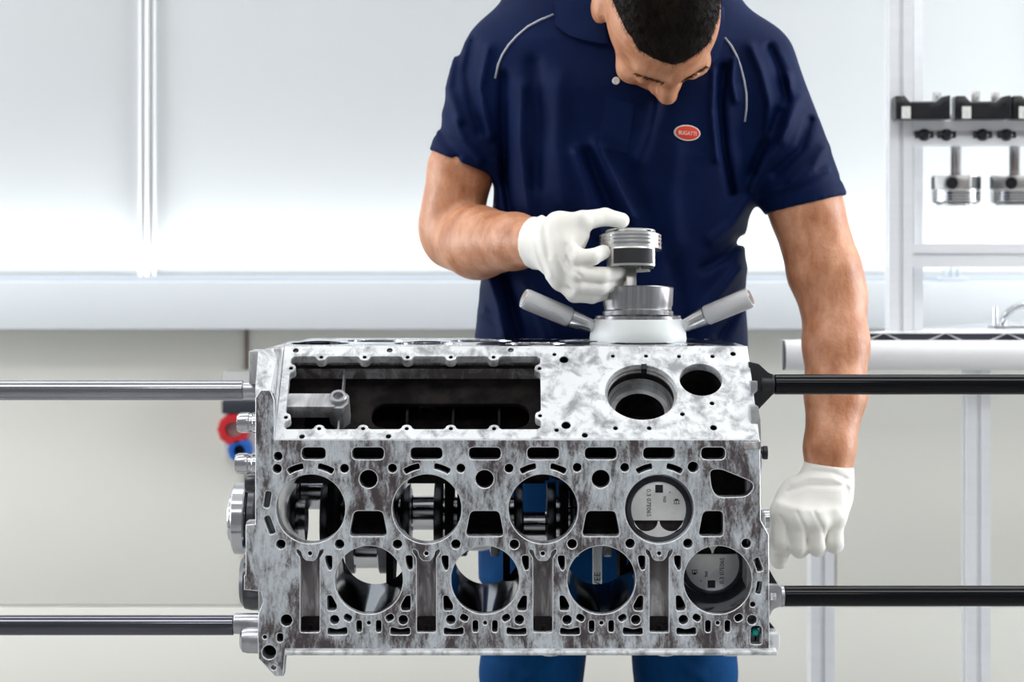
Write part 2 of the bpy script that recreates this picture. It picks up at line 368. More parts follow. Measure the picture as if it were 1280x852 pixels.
# floors of the cast channels, pegs at their feet
for c in CH:
    x = dk((c, 0))[0]; z0, z1 = dk((0, 791))[1], dk((0, 684))[1]
    ar = [(x-.0175, .010)]+[(x-.0122+.0244*k/10, .010+.013*math.sin(PI*k/10)**.6) for k in range(11)]+[(x+.0175, .010), (x+.0175, .027), (x-.0175, .027)]
    MB().prism(ar, lambda a, b: (a, b+.0025, z0), lambda a, b: (a, b+.0025, z1)).build('channel_floor', 'channel_cast', block)
    MB().box((x-.0120, .012, z0-.001), (x+.0120, .021, z0+.018)).build('channel_foot', 'shaded_cast', block, bevel=.001)
    MB().lathe((x, .0125, z0+.0045), (0,-1,0), [(.0052,0),(.0052,.004),(.0032,.004),(.0032,.001),(0,.001)], 16).build('channel_peg', 'shaded_cast', block)
# near-black plates standing for the shade behind the small passages (water jacket)
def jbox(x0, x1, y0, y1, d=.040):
    a = dk((x0, y1)); b = dk((x1, y0)); MB().box((a[0], d, a[1]), (b[0], d+.006, b[1])).build('jacket_wall', 'shaded_cast', block)
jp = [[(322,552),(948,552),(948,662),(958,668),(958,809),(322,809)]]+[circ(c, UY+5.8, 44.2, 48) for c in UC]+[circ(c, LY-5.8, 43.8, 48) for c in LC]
finish(plate_mesh([[dk(p) for p in l] for l in jp], .006, Matrix.Translation((0, .044, 0)) @ MD, .0004), 'jacket_wall', 'shaded_cast', block)
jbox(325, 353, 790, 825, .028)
# valley face at 45 degrees
RT = math.sqrt(.5)
def vl(px, py):                                # pixel -> (u, v) on the 45 degree plane
    dy = 1.0; dx = (px-CX)/FPX; dz = -(py-HZ)/FPX      # ray (dx,1,dz) from camera
    # plane: Z - ZV = Y  -> H + t dz - ZV = -DC + t
    t = (H-ZV+DC)/(1-dz); return (t*dx, (t-DC)/RT)
MV = Matrix(((1,0,0,0),(0,RT,-RT,0),(0,RT,RT,ZV),(0,0,0,1)))  # local x,y(v) and z = outward normal (0,-.7,.7)
u0, u1 = -.297, .3095
vtop = .112/RT
vh = []
op = [vl(354,445), vl(676,445), vl(676,536), vl(356,536)]
# opening outline with scalloped screw bosses along its rim
def scallop(a, b, bosses, r, inward):
    a = Vector(a); b = Vector(b); d = (b-a).normalized(); n = Vector(inward); out = [a+d*.004]
    for q in sorted(bosses, key=lambda q: (Vector(q)-a).dot(d)):
        c = a+d*(Vector(q)-a).dot(d); out.append(c-d*(r+.0030)); out.append(c-d*(r+.0008)+n*.0014)
        for k in range(7):
            an = PI*k/6; out.append(c-d*r*math.cos(an)+n*(.0020+r*.80*math.sin(an)))
        out.append(c+d*(r+.0008)+n*.0014); out.append(c+d*(r+.0030))
    out.append(b-d*.004); return [(p.x, p.y) for p in out]
TB = [vl(x, 445) for x in (401.7,455.8,509.5,563.5,617)]; BB = [vl(x, 536) for x in (398.8,453.7,508.3,563.5,617.6)]
LB = [vl(354, 459.6), vl(354, 521)]; RB = [vl(676, 460), vl(676, 519)]
A, B, C, D_ = vl(354.5,536), vl(676.5,536), vl(675.5,445), vl(353.5,445)
A, B, C, D_ = (A[0],A[1]), (B[0],A[1]), (B[0],C[1]), (A[0],C[1])
BR = .0068
vh.append(scallop(A, B, BB, BR, (0,1))+scallop(B, C, RB, BR, (-1,0))+scallop(C, D_, TB, BR, (0,-1))+scallop(D_, A, LB, BR, (1,0)))
def vc(px, py, r, n=18): u, v = vl(px, py); vh.append(circ(u, v, r/1000, n))
for q in TB: vh.append(circ(q[0], C[1]-.0012, .0028, 12))
for q in BB: vh.append(circ(q[0], A[1]+.0012, .0028, 12))
for q in LB: vh.append(circ(A[0]+.0012, q[1], .0028, 12))
for q in RB: vh.append(circ(B[0]-.0012, q[1], .0028, 12))
for px, py, r in ((369.7,437.5,3.9),(487,437.3,3.9),(638.4,437,3.9),(377.4,545,3.6),(485.5,544.8,3.6),(693,442.5,2.8),(705,449,6),(766,444.5,2.8),(807.6,444.5,2.8),(848.7,445,2.8),(890.6,445,3),(916.4,441.7,3.8),
                  (890,503.6,3.2),(853,517,3.2),(892,534,4.4),(769.4,534.6,3.2),(811.5,534.6,3.2),(707.5,531,6),(695.7,537,3),(731,543.4,4)): vc(px, py, r)
vc(801.5, 489.5, 46.5, 56); vc(876, 474, 27.4, 40)
finish(plate_mesh([[(u0,.0006),(u1,.0006),(u1-.002,vtop),(u0,vtop)]]+vh, .013, MV, .0008, 2), 'valley_face', 'machined_face', block, ang=40)
def VP(u, v, n): return MV @ Vector((u, v, n))
def vbox(name, u0, u1, v0, v1, n0, n1, m, bevel=0):
    mb = MB().box((u0,v0,n0),(u1,v1,n1)); me = mb.mesh(bevel); me.transform(MV); return finish(me, name, m, block)
for lp in vh[1:]:
    c_ = np.mean(lp, 0); r_ = np.linalg.norm(np.array(lp[0])-c_)
    if r_ < .0100: MB().lathe(VP(c_[0], c_[1], -.0012), (0,RT,-RT), [(r_+.0004,0),(r_-.0003,.0003),(r_-.0003,.0100),(0,.0105)], 16).build('screw_hole_shade', 'recess_shade', block)  # near-black lining stands for the shade deep in each hole
# stepped bore and plain hole in the valley face
bu, bv = vl(801.5, 489.5)
MB().lathe(VP(bu,bv,0), (0,RT,-RT), [(.0466,.001),(.0466,.006),(.0445,.006),(.0445,.010),(.0425,.010),(.0425,.022),(.0400,.030),(.0385,.036),(.0385,.040),(.0320,.040)], 56).build('stepped_bore', 'flange_metal', block, ang=30)
MB().lathe(VP(bu,bv,0), (0,RT,-RT), [(.0424,.012),(.0424,.0295),(.0398,.0298)], 56).build('bore_groove', 'shaded_cast', block)
MB().lathe(VP(bu,bv,0), (0,RT,-RT), [(.0320,.040),(.0320,.085),(0,.085)], 56).build('bore_well', 'shaded_cast', block)
nu, nv = vl(805, 457); vbox('locating_notch', nu-.0035, nu+.0035, nv-.006, nv+.003, -.009, .0005, 'recess_shade')
hu, hv = vl(876, 474)
MB().lathe(VP(hu,hv,0), (0,RT,-RT), [(.0275,.004),(.0275,.075),(0,.075)], 40).build('plain_bore', 'shaded_cast', block)
# cavity behind the big opening
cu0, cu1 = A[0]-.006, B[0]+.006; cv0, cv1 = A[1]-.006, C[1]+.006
vbox('cavity_wall', cu0-.005, cu0, cv0, cv1, -.095, -.012, 'shaded_cast'); vbox('cavity_wall', cu1, cu1+.005, cv0, cv1, -.095, -.012, 'shaded_cast')
vbox('cavity_wall', cu0, cu1, cv0-.005, cv0, -.095, -.012, 'shaded_cast'); vbox('cavity_wall', cu0, cu1, cv1, cv1+.005, -.095, -.012, 'channel_cast')  # upper wall in paler metal: the light on it is put into the colour
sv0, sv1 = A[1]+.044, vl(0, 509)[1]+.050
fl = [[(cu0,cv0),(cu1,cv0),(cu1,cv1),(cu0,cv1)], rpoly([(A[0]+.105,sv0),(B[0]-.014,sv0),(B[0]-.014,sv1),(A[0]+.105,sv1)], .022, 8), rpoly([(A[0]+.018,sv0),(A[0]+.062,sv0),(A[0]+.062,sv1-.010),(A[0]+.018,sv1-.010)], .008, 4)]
finish(plate_mesh(fl, .008, MV @ Matrix.Translation((0,0,-.050)), .0015, 2), 'cavity_floor', 'shaded_cast', block)
vbox('cavity_bottom', cu0, cu1, cv0, cv1, -.100, -.095, 'shaded_cast')
for k in range(3): 
    x = A[0]+.150+.060*k; vbox('cavity_rib', x-.0015, x+.0015, sv0, sv1+.03, -.094, -.062, 'shaded_cast')
b0 = vl(354,503); b1 = vl(424,486)
vbox('cavity_bridge', A[0]-.004, b1[0]-.004, b0[1], b1[1], -.030, -.008, 'flange_metal', .0012)
cu_, cv_ = vl(422.5, 492.5)
m = MB(); m.prism([(cu_+.0145*math.cos(a), cv_+.0165*math.sin(a)) for a in [PI/8+PI/4*k for k in range(8)]], lambda x, y: (x,y,-.010), lambda x, y: (x,y,-.050)); me = m.mesh(.001); me.transform(MV); bo = finish(me, 'bridge_boss', 'flange_metal', block)
MB().lathe(VP(cu_,cv_,-.010), (0,-RT,RT), [(.0112,0),(.0112,.006),(.0098,.0075),(.0066,.0075),(.0060,.006),(.0060,-.004),(0,-.004)], 6*4).build('hollow_bolt', 'clamp_steel', block)
vbox('cavity_web', cu_+.0010, cu_+.0030, cv_+.014, cv1, -.050, -.030, 'channel_cast'); vbox('cavity_web', cu_-.001, cu_+.001, cv0, cv_-.016, -.050, -.032, 'flange_metal')
# top deck: horizontal, holes seen at a grazing angle
TX = [-.252-.009+.1454*k for k in range(4)]
tl = [[(u0-.002,.112),(u1-.004,.112),(u1-.012,.374),(u0+.006,.374)]]
YR1, YR2 = .192+.0, .282
for x in TX:
    tl.append(circ(x, YR1, .0432, 48)); tl.append(circ(x+.0727-.1454, YR2, .0426, 48)) if x+.0727-.1454-.044 > u0 else None
for k in range(8):
    x = -.252+.0727*k; tl.append(slot(x, .1235, .036, .013, 0, .0055))
    tl.append(circ(x-.036, .139, .0055, 14)); tl.append(slot(x-.012, .350, .034, .010, 0, .004)); tl.append(circ(x+.020, .338, .0055, 14))
MT = Matrix.Translation((0, 0, ZT))
finish(plate_mesh(tl, .018, MT, .0008, 1), 'top_deck', 'top_steel', block, ang=40)
MB().box((u0, .116, ZT-.030), (u1-.014, .148, ZT-.026)).build('jacket_wall', 'shaded_cast', block)
MB().box((u0, .330, ZT-.030), (u1-.014, .372, ZT-.026)).build('jacket_wall', 'shaded_cast', block)
for x in TX:
    MB().lathe((x, YR1, ZT-.004), (0, math.sin(BT), -math.cos(BT)), [(.0436,0),(.0436,.115),(.047,.115),(.047,.014)], 40).build('cylinder_liner', 'bore_steel', block)
    x2 = x+.0727-.1454
    if x2-.044 > u0: MB().lathe((x2, YR2, ZT-.004), (0, -math.sin(BT), -math.cos(BT)), [(.0430,0),(.0430,.115),(.0465,.115),(.0465,.014)], 40).build('cylinder_liner', 'bore_steel', block)
# end walls, rear wall, bottom rail, bulkheads
def yz(x0, x1, poly, name, m, bevel=.0015): return MB().prism(poly, lambda y, z: (x0,y,z), lambda y, z: (x1,y,z)).build(name, m, block, bevel)
zf = dk((0, 487))[1]
yz(-.3205, -.299, [(.0245, ZB+.004), (.0245, dk((0,497))[1]), (.075, ZT-.002), (.374, ZT-.004), (.374, ZB+.250), (.128, ZB+.004)], 'front_end_wall', 'flange_metal', .003)
yz(.2960, .3070, [(.0245, ZB+.004), (.0245, ZV-.012), (.130, ZT-.020), (.374, ZT-.020), (.374, ZB+.250), (.128, ZB+.004)], 'rear_end_wall', 'flange_metal')
yz(-.299, .296, [(.366, ZT-.019), (.374, ZT-.019), (.374, ZB+.250), (.366, ZB+.250)], 'side_wall', 'shaded_cast', 0)
yz(-.299, .300, [(.026, ZB+.001), (.026, ZB+.010), (.125, ZB+.010), (.125, ZB+.001)], 'bottom_wall', 'flange_metal', .001)
# slanted flange facets at the timing end (left of the valley face)
f0, f1 = -.3205, -.2975
MB().add([(f0,.0005,dk((0,495))[1]),(-.3000,.0005,dk((0,495))[1]),(-.2975,.0005,ZV),(-.2975,.112,ZT-.0005),(-.302,.085,ZT-.001),(f0-.003,.050,ZT-.0035),(f0-.001,.004,dk((0,486))[1]),(-.302,.004,dk((0,486))[1])],
         [(0,1,7,6),(1,2,3,4,7),(7,4,5,6),(3,2,1,0,6,5,4)]).build('timing_flange', 'machined_face', block, ang=20)
MB().box((-.337, .060, dk((0,484))[1]), (-.320, .110, ZT-.004)).build('flange_ear', 'flange_metal', block, bevel=.002)
# bottom rail: bright rounded ledge along the foot of the deck
rl = MB(); rz = dk((0, 811))[1]
rl.prism([(-.0005, rz+.0008), (-.0075, rz-.0010), (-.0085, rz-.004), (-.006, rz-.0066), (.030, rz-.0066), (.030, rz+.0008)], lambda y, z: (-.283,y,z), lambda y, z: (.330,y,z))
rl.build('bottom_rail', 'machined_face', block, .0006)
for px in (688, 832, 913):
    x = (px-CX)/1000; MB().lathe((x, .004, rz-.0055), (0,0,-1), [(.012,0),(.010,.0025),(0,.0035)], 20).build('rail_pad', 'machined_face', block)
CKY, CKZ = .242, H-.354
PX = [-.276+.0768*k for k in range(8)]
for k in range(9):
    x = PX[0]-.0384+.0768*k
    if -.30 < x < .296:
        yz(x-.0045, x+.0045, [(.128, CKZ-.075), (.128, CKZ+.080), (.20, CKZ+.125), (.30, CKZ+.110), (.33, CKZ+.06), (.24, CKZ-.04), (.20, CKZ-.075)], 'bulkhead', 'shaded_cast', 0)
# fittings at the timing end
def endcyl(name, px0, px1, y0, y1, Y, m, prof=None, n=28):
    s = sc(Y); c = W(px0, (y0+y1)/2, Y); e = W(px1, (y0+y1)/2, Y); r = (y1-y0)/2*s; L = (e-c).length
    pr = prof or [(0,0),(r*.82,0),(r,L*.12),(r,L*.45),(r*.9,L*.5),(r*.9,L*.6),(r,L*.65),(r,L)]
    if prof: pr = [(a*r, b*L) for a, b in prof]
    return MB().lathe(c, (1,0,0), pr, n).build(name, m, block)
endcyl('oil_plug', 297, 328, 515, 541, .05, 'crank_steel'); endcyl('oil_plug', 294.5, 328, 566, 592, .05, 'crank_steel')
endcyl('rod_socket', 303, 336, 477, 498, .085, 'clamp_steel', [(0,0),(.94,0),(1,.06),(1,1)])
endcyl('oil_plug', 307, 336, 590, 616, .09, 'dark_shaded_steel')
endcyl('timing_gear_hub', 302, 338, 690, 762, .12, 'dark_shaded_steel', [(0,0),(.75,0),(.95,.15),(1,.4),(1,1)], 40)
MB().box((-.336, .026, dk((0,720))[1]), (-.318, .05, dk((0,655))[1])).build('end_boss', 'flange_metal', block, bevel=.002)
endcyl('rod_socket', 293, 328, 766, 792, .06, 'clamp_steel', [(0,0),(.94,0),(1,.06),(1,1)])
endcyl('end_boss', 300, 326, 783, 816, .045, 'clamp_steel', [(0,0),(.6,.02),(.9,.14),(1,.4),(1,1)])
# fittings at the flywheel end
Yr = .075; s = sc(Yr)
def pxz(poly, Y0, Y1, name, m, bevel=.001):
    return MB().prism([( (x-CX)*sc(Y0), H-(y-HZ)*sc(Y0)) for x, y in poly], lambda x, z: (x,Y0,z), lambda x, z: (x,Y1,z)).build(name, m, block, bevel)
pxz([(936,452),(949,455),(960,465),(966,468),(966,493),(948,512),(936,512)], Yr+.010, Yr+.035, 'bar_bracket', 'bracket_black')
pxz([(938,476),(947,476),(947,488),(943,492),(938,492)], .045, .060, 'bracket_lug', 'clamp_steel')
pxz([(938,507),(948,507),(951,525),(952,548),(951,566),(946,575),(938,575)], .018, .070, 'end_cover', 'flange_metal', .002)
pxz([(943,568),(952,566),(953,580),(951,594),(944,594)], .015, .050, 'end_cover', 'clamp_steel', .002)
endcyl('cover_bolt', 945, 959, 557, 574, .05, 'bracket_black')
pxz([(930,552),(951,552),(951,561),(930,561)], -.001, .006, 'end_pin', 'channel_cast', .001)
pxz([(955,700),(962,712),(971,728),(972,737),(955,737)], .050, .085, 'bar_bracket', 'bracket_black')
pxz([(955,728),(974,730),(978,735),(978,757),(966,762),(962,772),(955,772)], .045, .085, 'bar_bracket', 'clamp_steel', .003)
endcyl('bracket_bolt', 962, 970, 740, 750, .040, 'crank_steel', None, 6)
pxz([(955,770),(966,782),(974,792),(972,796),(955,786)], .040, .060, 'bar_bracket', 'bracket_black')
pxz([(950,791),(975,791),(975,811),(970,815),(950,815)], .006, .050, 'end_boss', 'machined_face', .003)
pxz([(952,640),(957,640),(958,700),(952,700)], .028, .10, 'end_boss', 'flange_metal', .002)
pl = MB(); a = dk((939,804)); b = dk((951.5,783.5))
pl.lathe((.3055, .020, (a[1]+b[1])/2+.002), (0,-1,0), [(.0045,0),(.0045,.012),(.003,.014),(0,.014)], 12)
pl.build('sealing_plug', 'teal_plug', block, label='teal plastic sealing plug in the corner slot')
# ------------------------------------------------------------------ crankshaft
ck = thing('crankshaft', 'polished steel crankshaft seen inside the engine block through the open bores', 'crankshaft', (0, CKY, CKZ))
PD = [32, -46, 2, -26, -20, 47, 20, -20]; SG = [1, 1, 1, 1, 1, 1, -1, 1]
TH = .048
for k, x in enumerate(PX):
    dz = PD[k]/1000; dy = SG[k]*math.sqrt(max(TH*TH-dz*dz, 0)); c = Vector((x, CKY+dy, CKZ+dz))
    MB().lathe(c-Vector((.0165,0,0)), (1,0,0), [(.0265,0),(.0255,.0015),(.0240,.0018),(.0240,.0312),(.0255,.0315),(.0265,.033)], 36).build('crank_pin', 'crank_steel', ck, ang=25)
    dirv = Vector((0, dy, dz)).normalized(); pe = Vector((0, -dirv.z, dirv.y))
    poly = []
    for q in range(24):
        a = 2*PI*q/24; d = math.cos(a); poly.append(dirv*(.010+math.cos(a)*(.070 if d > 0 else .062))+pe*math.sin(a)*(.040 if d > .2 else .052))
    for s_ in (-1, 1):
        MB().prism([(p.y, p.z) for p in poly], lambda y, z: (x+s_*.0165,CKY+y,CKZ+z), lambda y, z: (x+s_*.0285,CKY+y,CKZ+z)).build('crank_web', 'dark_shaded_steel', ck, .0015)
    if k < 7: MB().cyl((x+.0280,CKY,CKZ), (x+.0488,CKY,CKZ), .030, n=32).build('main_journal', 'crank_steel', ck)
MB().cyl((PX[7]+.028,CKY,CKZ), (.352,CKY,CKZ), .013, n=32).build('main_journal', 'crank_steel', ck)
x0 = W(291, 0, CKY).x
MB().lathe((x0-.004,CKY,CKZ), (1,0,0), [(0,0),(.030,0),(.032,.002),(.032,.006),(.046,.006),(.0485,.008),(.0485,.022),(.046,.024),(.034,.024),(.034,.050),(.030,.052),(.030,.105)], 56).build('crank_pulley', 'crank_steel', ck, ang=25)
m = MB(); m.lathe((x0+.021,CKY,CKZ), (1,0,0), [(.040,0),(.043,.003),(.043,.011),(.040,.014)], 48); m.build('pulley_groove', 'dark_shaded_steel', ck)
# stamped strap that carries the letters seen inside the third lower bore
sp = W(747, 705, .30)
MB().box((sp.x-.007, .30, sp.z-.040), (sp.x+.006, .304, sp.z+.040)).build('stamped_strap', 'ledge_white', ck, bevel=.001)
mt = Matrix.Translation((sp.x, .2996, sp.z-.021)) @ Matrix.Rotation(PI/2, 4, 'X') @ Matrix.Rotation(PI/2, 4, 'Z')
finish(text_mesh('VEE', .013, mt), 'stamped_letters', 'etching', ck, smooth=False)
# ------------------------------------------------------------------ round bars of the assembly stand
def bar(px0, px1, y0, y1, Y, m, label, collar=None):
    s = sc(Y); r = (y1-y0)/2*s; py = (y0+y1)/2; a = W(px0, py, Y); b = W(px1, py, Y)
    t = thing('stand_bar', label, 'bar', ((a.x+b.x)/2, Y, a.z))
    MB().cyl(a, b, r, n=40, ch=.001).build('shaft', m, t, ang=30)
    if collar:
        c0 = W(collar[0], py, Y); c1 = W(collar[1], py, Y)
        MB().cyl(c0, c1, r*1.03, n=40, ch=.0015).build('collar', collar[2], t, ang=30)
    return t
LBX, RBX = 640-1.519*FPX/(DC+.085), 640+1.518*FPX/(DC+.095)
bar(LBX, 304.5, 475, 500, .085, 'bar_chrome', 'upper polished steel bar joining the timing end of the block', None)
bar(LBX, 292.5, 768.5, 793.5, .06, 'bar_dark_chrome', 'lower polished steel bar screwed into the timing end of the block', None)
t = bar(968, RBX, 467.5, 493, .095, 'bar_black', 'upper glossy black bar crossing the bare forearm', (950, 967.5, 'bracket_black'))
t = bar(980, RBX, 731.5, 757.5, .065, 'bar_black', 'lower glossy black bar below the hanging gloved fist', (974, 980.5, 'clamp_steel'))
for s_, zz in ((-1, 'timing end'), (1, 'flywheel end')):
    x = s_*1.57
    t = thing('stand_post', 'upright grey steel post of the assembly stand, '+zz, 'post', (x, .08, 0), None)
    MB().box((x-.05, .02, 0), (x+.05, .14, 1.25)).build('column', 'stand_grey', t, bevel=.004)
    MB().box((x-.25, -.30, 0), (x+.25, .45, .03)).build('foot_plate', 'stand_grey', t, bevel=.004)
# ------------------------------------------------------------------ pistons
def make_piston(label, group=None, rod=True, marks=None, oil=False):
    """local frame: crown at z = 0 facing +z, wrist pin along x"""
    t = thing('piston', label, 'piston', (0, 0, 0), group)
    MB().lathe((0,0,0), (0,0,1), [(.0424,-.0064),(.0426,-.0068),(.0426,-.0095),(.0405,-.0095),(.0405,-.0115),(.0426,-.0115),(.0426,-.0145),(.0405,-.0145),(.0405,-.0165),(.0426,-.0165),(.0426,-.0195),(.0405,-.0195),(.0405,-.0225),(.0426,-.0225),(.0426,-.0265),(.0420,-.0272),(.034,-.0272),(0,-.022)], 56).build('crown', 'piston_alloy', t, ang=25)
    MB().lathe((0,0,0), (0,0,1), [(0,-.0035),(.0345,-.0035),(.0395,-.0052),(.0424,-.0064)], 56).build('crown_chamfer', 'dark_shaded_steel', t, ang=25)  # dark ring: shade of the bore put into the chamfer's colour
    n = 40; cut = -.014
    a0 = math.asin(cut/.0345); seg = [(.0345*math.cos(a), .0345*math.sin(a)) for a in [a0+(PI-2*a0)*k/n for k in range(n+1)]]
    finish(plate_mesh([seg], .0036, Matrix.Identity(4), .0004), 'crown_pad', 'piston_crown', t)
    low = [(.0345*math.cos(a), .0345*math.sin(a)) for a in [PI-a0+(PI+2*a0)*k/24 for k in range(25)]]
    # lower land with two round valve pockets
    def pk(cx): return [(cx+.0150*math.cos(PI+PI*k/12), cut-.0012+.0125*math.sin(PI+PI*k/12)) for k in range(13)]
    l2 = [low[0]]+[p for p in pk(-.0160)]+[(-.0004, cut-.0010)]+[p for p in pk(.0160)]+[low[-1]]+low[-2:0:-1]
    finish(plate_mesh([l2], .0030, Matrix.Translation((0,0,-.0006)), .0002), 'crown_land', 'piston_crown', t)
    for cx in (-.016, .016):
        MB().lathe((cx, cut-.0012, -.0034), (0,0,1), [(0,.0002),(.0130,.0002),(.0149,.0014)], 24).build('valve_pocket', 'shaded_cast', t)
    for z in (-.0105, -.0155, -.0210):
        h = .0009 if z > -.02 else .0014
        MB().lathe((0,0,z), (0,0,1), [(.0406,-h),(.0432,-h),(.0432,h),(.0406,h)], 56).build('piston_ring', 'chrome', t, ang=25)
    for s in (-1, 1):
        c = PI/2; w = .80
        def arc(r, a, n=14): return [(r*math.cos(c+a*(1-2*k/n)), s*r*math.sin(c+a*(1-2*k/n))) for k in range(n+1)]
        m = MB(); out = arc(.0424, w); inn = arc(.0392, w)[::-1]
        m.prism(out+inn, lambda x, y: (x,y,-.0265), lambda x, y: (x,y,-.0530)); m.build('skirt', 'piston_alloy', t, .0008)
        m = MB(); out = arc(.0429, w-.12); inn = arc(.0415, w-.12)[::-1]
        m.prism(out+inn, lambda x, y: (x,y,-.0292), lambda x, y: (x,y,-.0498)); m.build('skirt_coating', 'skirt_coat', t)
        m = MB().box((s*.0270, -.029, -.0520), (s*.0305, .029, -.0265)); m.build('side_wall', 'piston_alloy', t, .0008)
        MB().lathe((s*.0300,0,-.0385), (s,0,0), [(.0140,-.014),(.0140,.0015),(.0105,.0015),(.0105,-.006)], 28).build('pin_boss', 'piston_alloy', t, ang=25)
        MB().lathe((s*.0308,0,-.0385), (s,0,0), [(0,0),(.0106,0)], 24).build('pin_bore_shade', 'recess_shade', t)  # flat dark disc in place of the shade in the pin hole
    if rod:
        r = thing_part('connecting_rod', t)
    if marks:
        mt = Matrix.Translation((-.0125, .008, .0002)) @ Matrix.Rotation(-PI/2, 4, 'Z')
        finish(text_mesh('0.3 07E06S', .0078, mt), 'crown_marking', 'etching', t, smooth=False)
        mt = Matrix.Translation((.0075, .0125, .0002)) @ Matrix.Rotation(-PI/2, 4, 'Z')
        finish(text_mesh('960', .0054, mt), 'crown_marking', 'etching', t, smooth=False)
        MB().box((-.0040, .0205, -.0002), (.0058, .0305, .0002)).build('crown_marking', 'etching', t, smooth=False)
        m = MB()
        for q in ((.0190,.0065,.0270,.0072),(.0190,.0105,.0270,.0111),(.0195,.0070,.0203,.0105),(.0222,.0070,.0230,.0105),(.0250,.0070,.0258,.0105),(.0205,.0112,.0250,.0130),(.0140,.0200,.0146,.0222),(.0132,.0208,.0154,.0214)):
            m.box((q[0], q[1], -.0002), (q[2], q[3], .0002))
        m.build('crown_marking', 'etching', t, smooth=False)
    return t
def thing_part(name, t):
    """I-section connecting rod with an open half big end, a part with bolts as sub-parts"""
    m = MB()
    for s in (-1, 1): m.box((-.0070, s*.0068-.0018, -.148), (.0070, s*.0068+.0018, -.050))
    m.box((-.0022, -.0060, -.148), (.0022, .0060, -.050))
    m.lathe((-.011, 0, -.0385), (1,0,0), [(.0105,0),(.0150,0),(.0150,.022),(.0105,.022)], 28)
    n = 20; cz = -.188; ro, ri = .0400, .0285
    out = [(ro*math.cos(PI*k/n), cz+ro*math.sin(PI*k/n)) for k in range(n+1)]; inn = [(ri*math.cos(PI*k/n), cz+ri*math.sin(PI*k/n)) for k in range(n, -1, -1)]
    poly = [(ro, cz-.012)]+out+[(-ro, cz-.012), (-ri, cz-.012)]+inn+[(ri, cz-.012)]
    m.prism(poly, lambda y, z: (-.0100,y,z), lambda y, z: (.0100,y,z))
    o = m.build(name, 'alu_rod', t, .0008)
    return o
mat('alu_rod', (.46, .45, .44), .27, .9, (.56, .55, .54), (40, 40, 6))
def frame(loc, zaxis, xaxis):
    z = Vector(zaxis).normalized(); x = Vector(xaxis); x = (x-z*x.dot(z)).normalized(); y = z.cross(x)
    m = Matrix.Identity(4)
    for i in range(3): m[i][0], m[i][1], m[i][2], m[i][3] = x[i], y[i], z[i], loc[i]
    return m
p1 = make_piston('silver marked piston crown filling the upper-row bore nearest the flywheel end', 'pistons inside the bores', rod=False, marks=True)
o = Vector((dk((UC[3],UY))[0], 0, dk((UC[3],UY))[1])); ax = bore_axis('u')
p1.matrix_world = frame(o+ax*.016, -ax, (1,0,0))
p2 = copy_tree(p1); p2['label'] = 'silver marked piston crown sunk deep in the lower-row bore of the block'
o = Vector((dk((LC[3],LY))[0], 0, dk((LC[3],LY))[1])); ax = bore_axis('l')
p2.matrix_world = frame(o+ax*.068, -ax, (-1,0,0))
# piston held in the gloved hand, its rod reaching down through the sleeve
TA = Vector((0, math.sin(BT), math.cos(BT)))   # axis of the rear row of the top deck, upwards
p3 = make_piston('shiny piston with dark skirt patch held by the gloved hand above the sleeve', None, rod=True)
PC = W(788, 288.5, .262)
p3.matrix_world = frame(PC, TA, (1, .05, .01))
# ------------------------------------------------------------------ ring compressor standing on the top deck
TY = .275; tc_ = W(797.5, 428, TY); s = sc(TY); tb = Vector((tc_.x, TY, ZT))
tool = thing('ring_compressor', 'steel piston ring compressor with white foot and two knurled handles', 'tool', tb)
MB().lathe(tb, (0,0,1), [(.050,0),(.0665,0),(.0672,.004),(.0655,.016),(.0610,.0300),(.0585,.0315),(.050,.0315),(.050,0)], 64).build('foot', 'nylon_white', tool, ang=40)
up = Vector((0, math.sin(math.radians(5)), math.cos(math.radians(5)))); fb = tb+Vector((0,0,.0300))
MB().lathe(fb, (0,0,1), [(.0475,-.001),(.0590,-.0005),(.0595,.001),(.0590,.0052),(.0480,.0052)], 64).build('flange_ring', 'sleeve_steel', tool, ang=30)
MB().lathe(fb+up*.004, up, [(.0460,.000),(.0490,.000),(.0492,.006),(.0468,.008),(.0468,.012),(.0482,.016),(.0495,.038),(.0500,.0385),(.0492,.0395),(.0480,.0380),(.0450,.010),(.0450,.000)], 64).build('tapered_sleeve', 'sleeve_steel', tool, ang=30)
for (a, b, c) in (((745, 409), (712, 396.5), (655, 372.5)), ((851, 409), (882, 394.5), (938, 371.5))):
    sgn = -1 if a[0] < 797 else 1
    A_ = W(a[0], a[1], TY-.01); B_ = W(b[0], b[1], TY-.022); C_ = W(c[0], c[1], TY-.04); d = (C_-B_).normalized()
    h = MB().lathe(B_, C_-B_, [(0,0),(.0122,0),(.0138,.002),(.0143,(C_-B_).length-.004),(.0132,(C_-B_).length),(0,(C_-B_).length)], 28).build('handle_grip', 'handle_steel', tool, ang=40)
    MB().lathe(A_, B_-A_, [(.0085,0),(.0090,.006),(.0122,(B_-A_).length*.85),(.0130,(B_-A_).length)], 28).build('handle_neck', 'handle_neck', tool, ang=30)
    MB().cyl(C_, C_+d*.0012, .0105, n=24).build('handle_cap', 'handle_neck', tool)
